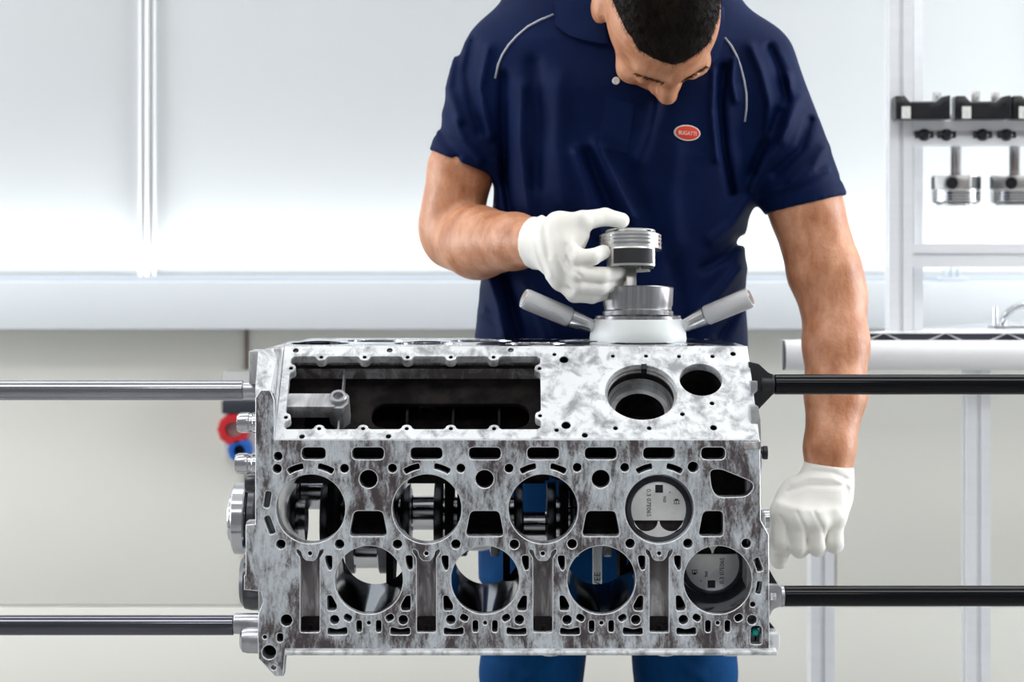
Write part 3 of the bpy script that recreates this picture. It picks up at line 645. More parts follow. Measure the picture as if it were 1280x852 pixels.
# ------------------------------------------------------------------ socket box on the wall
Ys = YW-.0
def wbox(px0, px1, py0, py1, Y0, Y1, name, m, par, bevel=.003, **k):
    a = W(px0, py1, Y0); b = W(px1, py0, Y0); return MB().box((a.x, Y0, a.z), (b.x, Y1, b.z)).build(name, m, par, bevel, **k)
sb = W(297, 575, YW)
so = thing('power_outlet', 'wall power outlet box with red and blue round sockets behind the block', 'outlet', (sb.x, YW, sb.z))
wbox(279, 330, 463, 572, YW-.05, YW, 'housing', 'grey_plastic', so)
wbox(277, 330, 500, 517, YW-.085, YW-.045, 'cover_lip', 'dark_plastic', so)
for (px, py, r, m_, lb) in ((294, 535, 20, 'red_plastic', 'red round socket'), (302, 561, 15, 'blue_plastic', 'blue round socket')):
    c = W(px, py, YW-.05); rr = r*sc(YW)
    k = MB().lathe(c, (0,-1,0), [(rr,0),(rr,.030),(rr*.86,.036),(rr*.50,.036),(rr*.50,.010),(0,.010)], 10).build('socket', m_, so, .0, label=lb)
    MB().lathe(c+Vector((0,-.0101,0)), (0,-1,0), [(0,.003),(rr*.48,.001)], 12).build('socket_insert', 'grey_plastic' if r == 20 else 'dark_plastic', k)
# ------------------------------------------------------------------ work table with its rack of piston assemblies
TF = .80; tz = W(0, 426, TF).z; hx = W(980, 0, TF).x
tab = thing('work_table', 'white work table with rounded front edge and aluminium profile legs', 'table', (1.0, TF+.35, 0))
tl_ = []
th = 37*sc(TF)
prof = []
for k in range(9):
    a = PI/2+PI*k/8; prof.append((TF+.016+.016*math.cos(a)*1.0, tz-th/2+th/2*math.sin(a)))
prof = prof+[(TF+.75, tz-th), (TF+.75, tz)]
MB().prism(prof[:9]+[(TF+.05, tz-th), (TF+.05, tz)], lambda y, z: (hx+.003,y,z), lambda y, z: (2.0,y,z)).build('edge_roll', 'table_white', tab, .001)
MB().prism(prof[:9]+[(TF+.03, tz-th), (TF+.03, tz)], lambda y, z: (hx+.001,y,z), lambda y, z: (hx+.0032,y,z)).build('edge_band', 'dark_plastic', tab)
bk = W(1262, 0, TF+.70).x
tabpoly = [(hx+.02, TF+.05), (2.0, TF+.05), (2.0, TF+.75), (bk-.03, TF+.75)]
MB().prism(tabpoly, lambda x, y: (x,y,tz-th), lambda x, y: (x,y,tz)).build('table_top', 'table_white', tab, .002)
def profile(par, name, a, b, w, ax='z', mat_='alu_profile'):
    """square T-slot aluminium profile between points a and b along one axis, centre line given, with slots"""
    h = w/2; g = w*.10; d = w*.14
    sec = [(-h,-h),(-g,-h),(-g,-h+d),(g,-h+d),(g,-h),(h,-h),(h,-g),(h-d,-g),(h-d,g),(h,g),(h,h),(g,h),(g,h-d),(-g,h-d),(-g,h),(-h,h),(-h,g),(-h+d,g),(-h+d,-g),(-h,-g)]
    if ax == 'z': fa = lambda x, y: (a[0]+x, a[1]+y, a[2]); fb = lambda x, y: (b[0]+x, b[1]+y, b[2])
    elif ax == 'x': fa = lambda x, y: (a[0], a[1]+x, a[2]+y); fb = lambda x, y: (b[0], b[1]+x, b[2]+y)
    else: fa = lambda x, y: (a[0]+x, a[1], a[2]+y); fb = lambda x, y: (b[0]+x, b[1], b[2]+y)
    return MB().prism(sec, fa, fb).build(name, mat_, par, smooth=False)
for px, yy in ((1026, TF+.10), (1220, TF+.10), (1300, TF+.10)):
    x = W(px, 0, yy).x
    profile(tab, 'leg', (x, yy, .0), (x, yy, tz-th), .040)
wbox(1206, 1232, 460, 470, TF+.085, TF+.11, 'leg_bracket', 'alu_profile', tab)
# dark tool mat with silver zigzag on the table, and a glossy sheet behind it
mz = tz
mx0 = W(1078, 0, TF+.03).x
mm = thing('tool_mat', 'thin dark tray with silver zigzag struts lying along the table edge', 'tray', (1.0, TF+.05, mz))
MB().box((mx0, TF+.040, mz), (1.95, TF+.055, mz+.0105)).build('tray_rim', 'mat_dark', mm)
for k in range(12):
    px = 1105+77*k; c = W(px, 0, TF+.034).x
    for s_ in (-1, 1):
        MB().add([(c, TF+.034, mz+.0112), (c+s_*.003, TF+.034, mz+.0112), (c+s_*.030, TF+.034, mz), (c+s_*.022, TF+.034, mz), (c, TF+.040, mz+.0112), (c+s_*.003, TF+.040, mz+.0112), (c+s_*.030, TF+.040, mz), (c+s_*.022, TF+.040, mz)],
                 [(0,1,2,3),(4,7,6,5),(0,4,5,1),(1,5,6,2),(2,6,7,3),(3,7,4,0)]).build('strut', 'foil_line', mm, smooth=False)
sh = MB().prism([(mx0+.004, TF+.058), (1.95, TF+.058), (1.95, TF+.70), (bk, TF+.70)], lambda x, y: (x,y,mz), lambda x, y: (x,y,mz+.012)).build('glossy_sheet', 'sheet_glossy', base=(1.0, TF+.35, mz), bevel=.002)
tag(sh, 'glossy white board lying on the table behind the dark tray', 'board')
gz = mz+.012
# grip handle
hc = W(1290, 404, TF+.30)
hd = thing('pull_handle', 'curved chrome pull handle standing on the glossy board', 'handle', (hc.x, TF+.30, gz))
pts = [Vector((hc.x-.052+0*k, TF+.30, gz)) for k in range(1)]+[Vector((hc.x-.052*math.cos(PI*k/14), TF+.30, gz+.008+.034*math.sin(PI*k/14))) for k in range(15)]+[Vector((hc.x+.052, TF+.30, gz))]
MB().tube(pts, .007, 14).build('bow', 'chrome', hd)
MB().box((hc.x-.075, TF+.28, gz), (hc.x+.075, TF+.32, gz+.003)).build('base_plate', 'clamp_steel', hd)
MB().cyl((hc.x-.066, TF+.30, gz), (hc.x-.066, TF+.30, gz+.036), .005, n=12).build('side_stud', 'chrome', hd)
# rack
RY = .95; rs = sc(RY)
rk = thing('piston_rack', 'aluminium profile rack standing on the table, holding hanging pistons', 'rack', (W(1124,0,RY).x, RY, gz))
ux = W(1123.5, 0, RY).x
profile(rk, 'upright', (ux, RY, gz), (ux, RY, H+.62), .040)
profile(rk, 'upright', (ux+.032, RY+.07, gz), (ux+.032, RY+.07, H+.62), .040)
profile(rk, 'upright', (1.85, RY, gz), (1.85, RY, H+.62), .040)
bz1 = W(0, 167, RY).z; bz2 = W(0, 319, RY).z; bx0 = ux+.0202
profile(rk, 'cross_beam', (bx0, RY, bz1), (1.83, RY, bz1), .042, 'x')
profile(rk, 'cross_beam', (bx0, RY, bz2), (1.83, RY, bz2), .040, 'x')
for px in (1155, 1183, 1228, 1258, 1302, 1332):
    c = W(px, 168.5, RY-.021); k = MB()
    k.lathe(c, (0,-1,0), [(.0105,0),(.0105,.003),(.0085,.0045),(.0085,.010),(.0060,.012),(0,.012)], 12)
    k.cyl(c+Vector((-.0155,0,0)), c+Vector((.0155,0,0)), .0058, n=10)
    k.build('clamp_knob', 'black_block', rk)
for i, px in enumerate((1120, 1195.5, 1266.5, 1337)):
    pts = [(0,0),(11,0),(18,8),(50,8),(58,1),(68,-1),(68,29),(0,29)]
    YB = RY-.0605; a = W(px, 123, YB); sz = sc(YB)
    t = thing('bearing_block', ['black bearing block number 1 with paper label, against the rack upright', 'black bearing block number 2 with paper label, above two hanging pistons', 'black bearing block number 3 at the far end of the visible rack', 'black bearing block number 4 farther along the rack beam'][i], 'bearing block', (a.x+34*sz, RY, bz1+.021), 'black bearing blocks on the rack beam')
    zb0 = bz1+.0212; zt0 = zb0+.040
    MB().prism([(a.x+x*sz, max(zb0, zb0+(29-y)*sz)) for x, y in pts], lambda x, z: (x,YB,z), lambda x, z: (x,RY-.0215,z)).build('body', 'black_block', t, .0012)
    MB().box((a.x+(24 if i == 0 else 4)*sz, RY-.022, zb0), (a.x+64*sz, RY+.006, zb0+.008)).build('mounting_foot', 'black_block', t)
    MB().box((a.x+20*sz, YB+.004, zb0+21.2*sz), (a.x+49*sz, RY-.0225, zb0+22.2*sz)).build('lit_top_strip', 'crank_steel', t)  # pale metal strip in place of light on the block's top
    MB().box((a.x+20*sz, YB-.0015, zb0+2*sz), (a.x+42*sz, YB+.0005, zb0+19*sz)).build('recess_panel', 'recess_shade', t)
    for hx_ in (5, 60): MB().lathe((a.x+hx_*sz, YB-.0002, zb0+17*sz), (0,-1,0), [(.0050,0),(.0050,.0012),(.0036,.0012),(.0034,-.004),(0,-.004)], 16).build('bolt_hole', 'bracket_black', t)
    lb = MB().box((a.x+7*sz, YB-.0025, zb0+.5*sz), (a.x+18*sz, YB, zb0+15.5*sz)).build('paper_label', 'label_paper', t)
    mt = Matrix.Translation((a.x+12.5*sz, YB-.0027, zb0+6*sz)) @ Matrix.Rotation(PI/2, 4, 'X')
    finish(text_mesh(str(i+1), .011, mt), 'printed_number', 'grey_plastic', lb, smooth=False)
pr = make_piston('upside-down piston hanging by its rod beside the rack upright', 'pistons hanging from the rack', rod=True)
for i, (px, lbl) in enumerate(((1195, 'upside-down piston hanging by its rod nearest the rack upright'), (1268.5, 'upside-down piston hanging second from the rack upright'), (1340, 'upside-down piston hanging third from the rack upright'))):
    q = pr if i == 0 else copy_tree(pr); q['label'] = lbl
    c = W(px, 257, RY+.064)
    q.matrix_world = frame(c, (0,0,-1), (-.42,-.90,0))
# small thing on the ledge by the wall
st = W(1182, 352, YW-.03)
tp = thing('cable_clip', 'small pale grey clip lying on the wall ledge behind the rack', 'clip', (st.x, YW-.09, ZL1))
MB().box((st.x-.030, YW-.11, ZL1), (st.x+.030, YW-.075, ZL1+.010)).build('base', 'ledge_lip', tp, .002)
for dx, hh in ((-.018, .016), (-.004, .024), (.010, .020)):
    MB().box((st.x+dx, YW-.10, ZL1+.009), (st.x+dx+.006, YW-.085, ZL1+.010+hh)).build('prong', 'ledge_lip', tp, .001)
# ------------------------------------------------------------------ implicit modelling kit (numpy distance fields -> surface nets)
def surface_net(V, lo, h):
    s = V < 0
    c = np.zeros(tuple(d-1 for d in V.shape), np.int8)
    for i in (0, 1):
        for j in (0, 1):
            for k in (0, 1): c += s[i:c.shape[0]+i, j:c.shape[1]+j, k:c.shape[2]+k]
    act = (c > 0) & (c < 8); ijk = np.argwhere(act); idx = np.full(c.shape, -1, np.int64); idx[act] = np.arange(len(ijk))
    acc = np.zeros((len(ijk), 3)); cnt = np.zeros(len(ijk)); cor = [(i, j, k) for i in (0, 1) for j in (0, 1) for k in (0, 1)]
    vals = {q: V[ijk[:,0]+q[0], ijk[:,1]+q[1], ijk[:,2]+q[2]] for q in cor}
    for a in cor:
        for ax in range(3):
            if a[ax] == 0:
                b = list(a); b[ax] = 1; b = tuple(b); va, vb = vals[a], vals[b]; m = (va < 0) != (vb < 0)
                t = np.where(m, va/np.where(m, va-vb, 1), 0); p = np.zeros((len(ijk), 3)); p[:] = a; p[:, ax] += t
                acc[m] += p[m]; cnt[m] += 1
    verts = np.array(lo)+(ijk+acc/cnt[:, None])*h; faces = []
    for ax in range(3):
        u, w = (ax+1) % 3, (ax+2) % 3
        sl0 = [slice(1, d-1) for d in V.shape]; sl1 = list(sl0); sl0[ax] = slice(0, V.shape[ax]-1); sl1[ax] = slice(1, V.shape[ax])
        a = s[tuple(sl0)]; b = s[tuple(sl1)]; e = np.argwhere(a != b)
        if not len(e): continue
        sg = a[tuple(e.T)]; e = e.copy(); e[:, u] += 1; e[:, w] += 1
        def cell(du, dw): q = e.copy(); q[:, u] -= du; q[:, w] -= dw; return idx[tuple(q.T)]
        f = np.stack([cell(1,1), cell(0,1), cell(0,0), cell(1,0)], 1)
        f[~sg] = f[~sg][:, ::-1]; faces.append(f)
    return verts, np.concatenate(faces)
def sdf_mesh(fn, lo, hi, h, B=8, margin=1.6):
    lo = np.array(lo, float); n = np.ceil((np.array(hi)-lo)/h/B).astype(int); N = n*B
    ci = np.stack(np.meshgrid(*[np.arange(k) for k in n], indexing='ij'), -1).reshape(-1, 3)
    cen = lo+(ci*B+(B-1)/2)*h; d = np.concatenate([fn(q) for q in np.array_split(cen, max(1, len(cen)//200000))])
    V = np.empty(tuple(N), np.float32); V.reshape(n[0],B,n[1],B,n[2],B)[:] = d.reshape(n[0],1,n[1],1,n[2],1)
    R = B*h*.87*margin+.004; ac = ci[np.abs(d) < R]
    loc = np.stack(np.meshgrid(*[np.arange(B)]*3, indexing='ij'), -1).reshape(-1, 3)
    for ch in np.array_split(ac, max(1, len(ac)//600)):
        g = (ch[:, None]*B+loc[None]).reshape(-1, 3); V[tuple(g.T)] = fn(lo+g*h)
    v, f = surface_net(V, lo, h)
    me = bpy.data.meshes.new('sdf'); me.vertices.add(len(v)); me.vertices.foreach_set('co', v.astype('f').ravel())
    me.loops.add(len(f)*4); me.loops.foreach_set('vertex_index', f.astype('i').ravel())
    me.polygons.add(len(f)); me.polygons.foreach_set('loop_start', np.arange(0, len(f)*4, 4, dtype='i'))
    me.update(calc_edges=True); me.validate(); return me
def relax(me, it=2, fac=.5):
    n = len(me.vertices); co = np.empty(n*3, 'f'); me.vertices.foreach_get('co', co); co = co.reshape(-1, 3)
    ed = np.empty(len(me.edges)*2, 'i'); me.edges.foreach_get('vertices', ed); ed = ed.reshape(-1, 2)
    deg = np.bincount(ed.ravel(), minlength=n).astype('f')[:, None]; deg[deg == 0] = 1
    for k in range(it*2):
        a = np.zeros_like(co); np.add.at(a, ed[:, 0], co[ed[:, 1]]); np.add.at(a, ed[:, 1], co[ed[:, 0]])
        co = co+(a/deg-co)*(fac if k % 2 == 0 else -fac*.96)
    me.vertices.foreach_set('co', co.ravel()); me.update(); return me
def smin(a, b, k): hh = np.clip(.5+.5*(b-a)/k, 0, 1); return b*(1-hh)+a*hh-k*hh*(1-hh)
def cone(P, a, b, ra, rb):
    a = np.array(a); b = np.array(b); d = b-a; t = np.clip(((P-a) @ d)/(d @ d), 0, 1)
    return np.linalg.norm(P-a-t[:, None]*d, axis=1)-(ra+(rb-ra)*t)
def chain(P, pts, rs, k=.006):
    r = None
    for i in range(len(pts)-1):
        q = cone(P, pts[i], pts[i+1], rs[i], rs[i+1]); r = q if r is None else smin(r, q, k)
    return r
def ell(P, c, rad, R=None):
    q = P-np.array(c)
    if R is not None: q = q @ np.array(R)
    rad = np.array(rad); k0 = np.linalg.norm(q/rad, axis=1); k1 = np.linalg.norm(q/rad**2, axis=1); return k0*(k0-1)/np.maximum(k1, 1e-6)
def proj(P):
    s = FPX/(P[:, 1]+DC); return CX+P[:, 0]*s, HZ-(P[:, 2]-H)*s
def polydist(px, py, pts):
    d = None
    for (x0, y0), (x1, y1) in zip(pts[:-1], pts[1:]):
        dx, dy = x1-x0, y1-y0; t = np.clip(((px-x0)*dx+(py-y0)*dy)/(dx*dx+dy*dy), 0, 1); q = (px-x0-t*dx)**2+(py-y0-t*dy)**2
        d = q if d is None else np.minimum(d, q)
    return np.sqrt(d)
def V3(*a): return np.array(W(*a))
# ------------------------------------------------------------------ the mechanic: joints
SHL, ELL, WRL = V3(642,82,.475), V3(566,298,.485), V3(676,303,.275)      # arm that holds the piston
SHR, ELR, WRR = V3(930,88,.460), V3(1041,370,.430), V3(1036,588,.345)    # arm that turns the crank
TZ = [(-60,770,70,.52,.070),(-30,772,105,.51,.090),(0,772,135,.50,.112),(60,778,158,.482,.130),(120,782,164,.476,.134),(200,783,158,.480,.128),(300,772,152,.505,.118),(360,766,160,.520,.116),(420,765,165,.530,.116),(520,765,166,.535,.118),(620,764,166,.535,.120),(720,764,160,.535,.120)]
tzz = np.array([W(0, r[0], .5).z for r in TZ])[::-1]; tcx = np.array([W(r[1], 0, .5).x for r in TZ])[::-1]
thw = np.array([r[2]*sc(.5) for r in TZ])[::-1]; tyc = np.array([r[3] for r in TZ])[::-1]; thd = np.array([r[4] for r in TZ])[::-1]
def torso(P, grow=0.):
    z = P[:, 2]; cx = np.interp(z, tzz, tcx); hw = np.interp(z, tzz, thw)+grow; yc = np.interp(z, tzz, tyc); hd = np.interp(z, tzz, thd)+grow
    x = np.abs(P[:, 0]-cx)/hw; y = np.abs(P[:, 1]-yc)/hd
    q = (x**2.5+y**2.5)**(1/2.5); d = (q-1)*np.minimum(hw, hd)
    g = np.sqrt((x/hw)**2+(y/hd)**2)*np.minimum(hw, hd)/np.maximum(q, .2)
    d = np.where(d > 0, d/np.maximum(g, .55), d)
    return np.maximum(d, np.maximum(z-tzz[-1]-grow, tzz[0]-z))
# head frame: pitch 70 degrees down, a little turn to the side
HP, HY_ = math.radians(77), math.radians(8)
HC = V3(823, 15, .300); HS = 1.06
u_ = Vector((0, -math.sin(HP), math.cos(HP))); f_ = Vector((0, -math.cos(HP), -math.sin(HP)))
Rq = Matrix.Rotation(HY_, 3, u_); hx_v = Rq @ Vector((1,0,0)); hf_v = Rq @ f_
Rr = Matrix.Rotation(math.radians(-5), 3, hf_v); hx_v = Rr @ hx_v; hu_v = Rr @ u_
HR = np.stack([np.array(hx_v), -np.array(hf_v), np.array(hu_v)], 1)       # columns: right, back, up
def hl(P): return ((P-HC) @ HR)/HS
def hw_(p): return HC+HR @ (np.array(p)*HS)
def head(P):
    q = hl(P); qs = q.copy(); qs[:, 0] = np.abs(qs[:, 0])
    d = ell(q, (0,.012,.036), (.0745,.097,.082))
    d = smin(d, ell(q, (0,-.030,.012), (.064,.062,.075)), .03)
    d = smin(d, ell(q, (0,-.038,-.055), (.052,.052,.055)), .03)
    d = smin(d, ell(q, (0,-.070,-.098), (.024,.022,.018)), .025)            # chin
    d = smin(d, cone(qs, (.008,-.093,.018), (.040,-.080,.020), .010, .009), .014)  # brow
    d = smin(d, ell(qs, (.043,-.068,-.022), (.020,.018,.016)), .02)         # cheek
    d = -smin(-d, ell(qs, (.032,-.097,-.001), (.015,.013,.010)), .010)      # eye socket
    d = smin(d, cone(q, (0,-.094,.010), (0,-.105,-.030), .0095, .0140), .012)
    d = smin(d, ell(qs, (.0130,-.092,-.036), (.0080,.009,.0075)), .010)       # nostril wings
    d = smin(d, ell(qs, (.031,-.083,-.002), (.0140,.0145,.0095)), .003)   # lowered upper lids
    d = smin(d, ell(q, (0,-.090,-.064), (.023,.011,.0055)), .006); d = smin(d, ell(q, (0,-.088,-.074), (.019,.011,.006)), .005)
    e = np.abs(ell(qs, (.074,.018,-.006), (.009,.017,.028)))-.0033            # ear shell
    e = np.maximum(e, -(qs[:, 0]-.066)); d = smin(d, smin(e, ell(qs, (.076,.013,-.006), (.008,.014,.022)), .006), .006)
    return d*HS
NB = V3(800, -20, .470)
def arm_l(P, g=0.):
    d = chain(P, [SHL, V3(597,150,.475), V3(576,212,.475), ELL+np.array((-.004,0,.022))], [.046+g, .043+g, .0480+g, .0475+g], .01)
    F = WRL-ELL; f = chain(P, [ELL, ELL+F*.30+np.array((0,0,-.004)), ELL+F*.72, WRL], [.046+g, .0525+g, .0390+g, .0320+g], .012)
    return smin(d, f, .014)
def arm_r(P, g=0.):
    d = chain(P, [SHR, V3(1008,262,.445), V3(1031,340,.432), ELR], [.050+g, .0530+g, .0530+g, .0480+g], .012)
    f = chain(P, [ELR, V3(1045,430,.405), V3(1045,490,.385), V3(1037,560,.352), WRR], [.0480+g, .0465+g, .0435+g, .0350+g, .0320+g], .014)
    return smin(d, f, .014)
# hands: wrist, knuckles, finger chains
def hand(P, wr, mcp, fingers, thumb, rp, rf, g=0., k=.006, extra=()):
    d = None
    for m_ in mcp:
        q = cone(P, wr, m_, rp+g, rp*.86+g); d = q if d is None else smin(d, q, .012)
    for (e, r) in extra: d = smin(d, ell(P, e, np.array(r)+g), .014)
    for m_, fg in zip(mcp, fingers):
        pts = [m_]+fg; d = smin(d, chain(P, pts, [rf*1.08+g, rf+g, rf*.94+g, rf*.86+g][:len(pts)], .003), k)
    d = smin(d, chain(P, thumb, [rf*1.5+g, rf*1.18+g, rf*1.02+g, rf*.92+g][:len(thumb)], .004), .010)
    return d
LM = [V3(702,305,.228), V3(700,322,.226), V3(701,338,.232), V3(702,350,.243)]
LF = [[V3(722,322,.213), V3(741,321,.213), V3(754,315,.228)], [V3(722,341,.216), V3(752,344,.226), V3(779,340,.262)], [V3(724,356,.224), V3(750,359,.232), V3(774,353,.268)], [V3(718,367,.236), V3(740,369,.240), V3(756,366,.262)]]
LTH = [V3(702,286,.240), V3(728,276,.240), V3(756,271,.258), V3(777,275.5,.268)]
def hand_l(P, g=0.):
    d = hand(P, WRL+np.array((.006,0,.0)), LM, LF, LTH, .0185, .0118, g, .0030, [(V3(700,308,.242), (.030,.020,.048)), (V3(716,292,.245), (.022,.014,.018))])
    return smin(d, cone(P, WRL+np.array((-.008,.014,0)), WRL+np.array((.02,-.015,0)), .0375+g, .034+g), .02)
RM = [V3(978,640,.300), V3(999,648,.290), V3(1021,650,.294), V3(1042,646,.308)]
RF = [[V3(975,676,.296), V3(978,682,.330), V3(985,664,.346)], [V3(997,682,.292), V3(1000,686,.330), V3(1004,664,.346)], [V3(1020,680,.296), V3(1022,684,.332), V3(1024,664,.348)], [V3(1042,675,.308), V3(1043,680,.338), V3(1042,662,.352)]]
RTH = [V3(996,612,.338), V3(976,650,.338), V3(969,680,.330), V3(974,700,.322)]
def hand_r(P, g=0.):
    d = hand(P, WRR+np.array((0,0,-.012)), RM, RF, RTH, .0220, .0136, g, .0040, [(V3(1012,630,.322), (.050,.026,.045))])
    return smin(d, cone(P, WRR+np.array((0,.003,.010)), WRR+np.array((-.004,-.006,-.03)), .0345+g, .036+g), .02)
LEGS = [(V3(692,640,.540), V3(664,840,.530), V3(668,1080,.535), V3(668,1245,.56)), (V3(838,640,.540), V3(857,840,.530), V3(853,1080,.535), V3(853,1245,.56))]
def legs(P, g=0.):
    d = None
    for a, b, c, e in LEGS:
        q = chain(P, [a, b, c, e], [.092+g, .0665+g, .052+g, .042+g], .02); d = q if d is None else np.minimum(d, q)
    return d
def body(P):
    d = np.maximum(torso(P, -.016), W(0, 690, .54).z-P[:, 2])
    d = smin(d, cone(P, NB, hw_((0,.030,-.045)), .062, .056), .03)
    d = smin(d, head(P), .012)
    d = smin(d, cone(P, NB, SHL, .065, .055), .03); d = smin(d, cone(P, NB, SHR, .065, .055), .03)
    d = smin(d, smin(arm_l(P), hand_l(P, -.0042), .006), .012); d = smin(d, smin(arm_r(P), hand_r(P, -.0042), .006), .012)
    d = smin(d, legs(P, -.010), .02)
    for l in LEGS: d = smin(d, cone(P, (l[3][0], .57, .045), (l[3][0], .43, .030), .030, .024), .015)
    return d
person = finish(relax(sdf_mesh(body, (-.20,.16,-.01), (.63,.70,1.66), .0037), 2), 'person', 'skin', base=(.155,.53,0), ang=180)
tag(person, 'mechanic in navy polo shirt bending over the engine block, wearing white gloves', 'person')
for s in (-1, 1):
    c = hw_((s*.031,-.0815,-.004)); MB().lathe(c, (0,0,1), [(.0118*math.sin(PI*k/10), -.0118*math.cos(PI*k/10)) for k in range(11)], 16).build('eye', 'eye_white', person)
for s in (-1, 1):
    nb = 110; xx = rng.uniform(.011, .047, nb); zz = .0150+.004*np.sin((xx-.011)/.036*2.4)+rng.uniform(-.0032, .0032, nb)*(1.1-(xx-.011)/.05)
    pl = np.stack([s*xx, np.full(nb, -.135), zz], 1)
    for it in range(40): pl[:, 1] += np.clip(head(HC+(pl*HS) @ HR.T)/HS, -.01, .02)*.7
    pw = HC+(pl*HS) @ HR.T; dv = (HR @ np.array((s*.9, -.25, .35)))[None]+rng.normal(0, .22, (nb, 3)); dv /= np.linalg.norm(dv, axis=1)[:, None]
    m = MB(); sd = np.cross(dv, -np.array(hf_v)[None]); sd /= np.linalg.norm(sd, axis=1)[:, None]; nn = np.array(hf_v)[None]
    for k in range(nb):
        q0 = pw[k]-nn[0]*.0008; m.add([q0+sd[k]*.0003, q0-sd[k]*.0003, q0+nn[0]*.0008, q0+dv[k]*.0075+nn[0]*.0012], [(0,1,3),(1,2,3),(2,0,3)])
    m.build('eyebrow', 'brow_hair', person)
# ------------------------------------------------------------------ polo shirt
def sleeve(P, a, b, ra, rb, cut, n, g=0.):
    d = cone(P, a, b, ra+g, rb+g); n = np.array(n)/np.linalg.norm(n); return np.maximum(d, (P-np.array(cut)) @ n)
HEML = V3(580,205,.475); HEMR = V3(1008,256,.447)
NL = np.array((-.38,.0,-.92)); NR = np.array((.245,-.05,-.97))
FOLDS = [  # (polyline in picture coordinates, width px, height mm)
 ([(566,70),(560,110),(575,150)],7,4),([(592,52),(584,90),(590,130),(600,165)],7,-4),([(610,60),(600,110),(612,170)],7,4),([(570,150),(580,175),(600,200)],6,4),([(548,150),(556,175),(572,195)],6,-3),
 ([(630,95),(628,150),(632,220),(640,270)],8,-5),([(652,110),(650,180),(660,260),(672,300)],9,4),([(668,80),(676,150),(672,230)],12,-4),
 ([(720,190),(735,230),(750,290)],9,5),([(745,180),(765,220),(790,270)],9,6),([(735,190),(752,235),(775,280)],8,-6),([(770,190),(800,250),(820,300)],14,-4),
 ([(905,85),(900,130),(905,190),(915,240)],6,-6),([(892,90),(890,140),(896,200)],5,4),([(918,75),(915,100),(920,125)],5,5),
 ([(940,60),(952,90),(962,130),(960,170)],7,5),([(962,60),(975,90),(985,125)],7,-5),([(985,95),(990,130),(978,175)],7,5),([(1000,120),(985,160),(955,200),(940,235)],7,5),([(1012,150),(1000,185),(970,215)],7,-5),([(975,140),(955,180),(940,215)],6,-4),([(1030,185),(1015,210),(990,225)],7,4),([(1035,212),(1000,226),(968,240)],4,3),
 ([(935,250),(915,280),(890,300)],9,4),([(925,300),(905,320),(880,335)],8,-4),([(925,335),(905,360),(880,390)],9,5),([(930,370),(915,395),(900,420)],8,-4),
 ([(612,350),(622,380),(630,420)],8,6),([(630,345),(640,380),(650,420)],8,-5),([(606,390),(625,405),(640,420)],6,3),([(660,360),(672,390),(684,420)],9,4),([(840,330),(850,370),(855,420)],12,-4),
 ([(820,130),(812,170),(800,200)],9,4),([(845,180),(838,240),(845,300)],14,3),([(700,100),(698,180),(705,250)],14,3)]
def folds(P):
    px, py = proj(P); w = np.clip((.58-P[:, 1])/.06, 0, 1); d = np.zeros(len(P))
    for pts, wd_, am in FOLDS:
        q = polydist(px, py, pts); d += 2.1*am*.001*np.exp(-(q/(.85*wd_))**2)
    d += .0010*np.sin(px*.045+py*.02)*np.sin(py*.03-px*.013)
    return d*w
def shirt(P):
    d = torso(P, .008)
    d = smin(d, cone(P, NB+np.array((0,.01,-.005)), SHL+np.array((.01,.0,.0)), .078, .072), .05); d = smin(d, cone(P, NB+np.array((0,.01,-.005)), SHR+np.array((-.01,0,0)), .078, .070), .05)
    sl = sleeve(P, SHL, HEML, .080, .0565, HEML, NL); sr = sleeve(P, SHR, HEMR, .078, .0615, HEMR, NR)
    bl = (P-HEML) @ (NL/np.linalg.norm(NL)); br = (P-HEMR) @ (NR/np.linalg.norm(NR))
    sl = sl+.0022*np.exp(-((bl+.024)/.003)**2); sr = sr+.0022*np.exp(-((br+.024)/.003)**2)
    d = smin(d, sl, .022); d = smin(d, sr, .022)
    d = np.maximum(d, W(0, 566, .5).z-P[:, 2])
    d = d-folds(P)
    # neck opening
    d = np.maximum(d, -cone(P, NB+np.array((0,-.06,.01)), hw_((0,.02,-.06)), .050, .055))
    return d
person_shirt = finish(relax(sdf_mesh(shirt, (-.20,.26,.80), (.64,.72,1.64), .0036), 1), 'polo_shirt', 'navy_knit', person, ang=180)
def onto(fn, px, py, lift=0., y0=.12, steps=70):
    """points where camera-independent rays along the view of the photograph meet the cloth, lifted off it"""
    px = np.atleast_1d(np.array(px, float)); py = np.atleast_1d(np.array(py, float))
    d = np.stack([(px-CX)/FPX, np.ones_like(px), -(py-HZ)/FPX], 1); d /= np.linalg.norm(d, axis=1)[:, None]
    C0 = np.array((0, -DC, H)); t = np.full(len(px), DC+y0)
    for k in range(steps): t += np.clip(fn(C0+d*t[:, None]), -.02, .05)*.7
    return C0+d*(t-lift)[:, None]
def patch(name, poly_rows, mtl, parent, lift, thick, fn):
    """cloth piece given as rows of picture points, draped on the distance field and given thickness"""
    R_ = len(poly_rows); n = len(poly_rows[0]); pts = np.array(poly_rows, float).reshape(-1, 2)
    top = onto(fn, pts[:, 0], pts[:, 1], lift); back = onto(fn, pts[:, 0], pts[:, 1], lift-thick); m = MB(); N_ = R_*n
    fs = []
    for i in range(R_-1):
        for j in range(n-1):
            a = i*n+j; fs.append((a, a+1, a+n+1, a+n)); fs.append((N_+a, N_+a+n, N_+a+n+1, N_+a+1))
    bd = [j for j in range(n)]+[i*n+n-1 for i in range(1, R_)]+[(R_-1)*n+j for j in range(n-2, -1, -1)]+[i*n for i in range(R_-2, 0, -1)]
    for a, b in zip(bd, bd[1:]+bd[:1]): fs.append((a, b, N_+b, N_+a))
    m.add(list(top)+list(back), fs); return m.build(name, mtl, parent, ang=60)
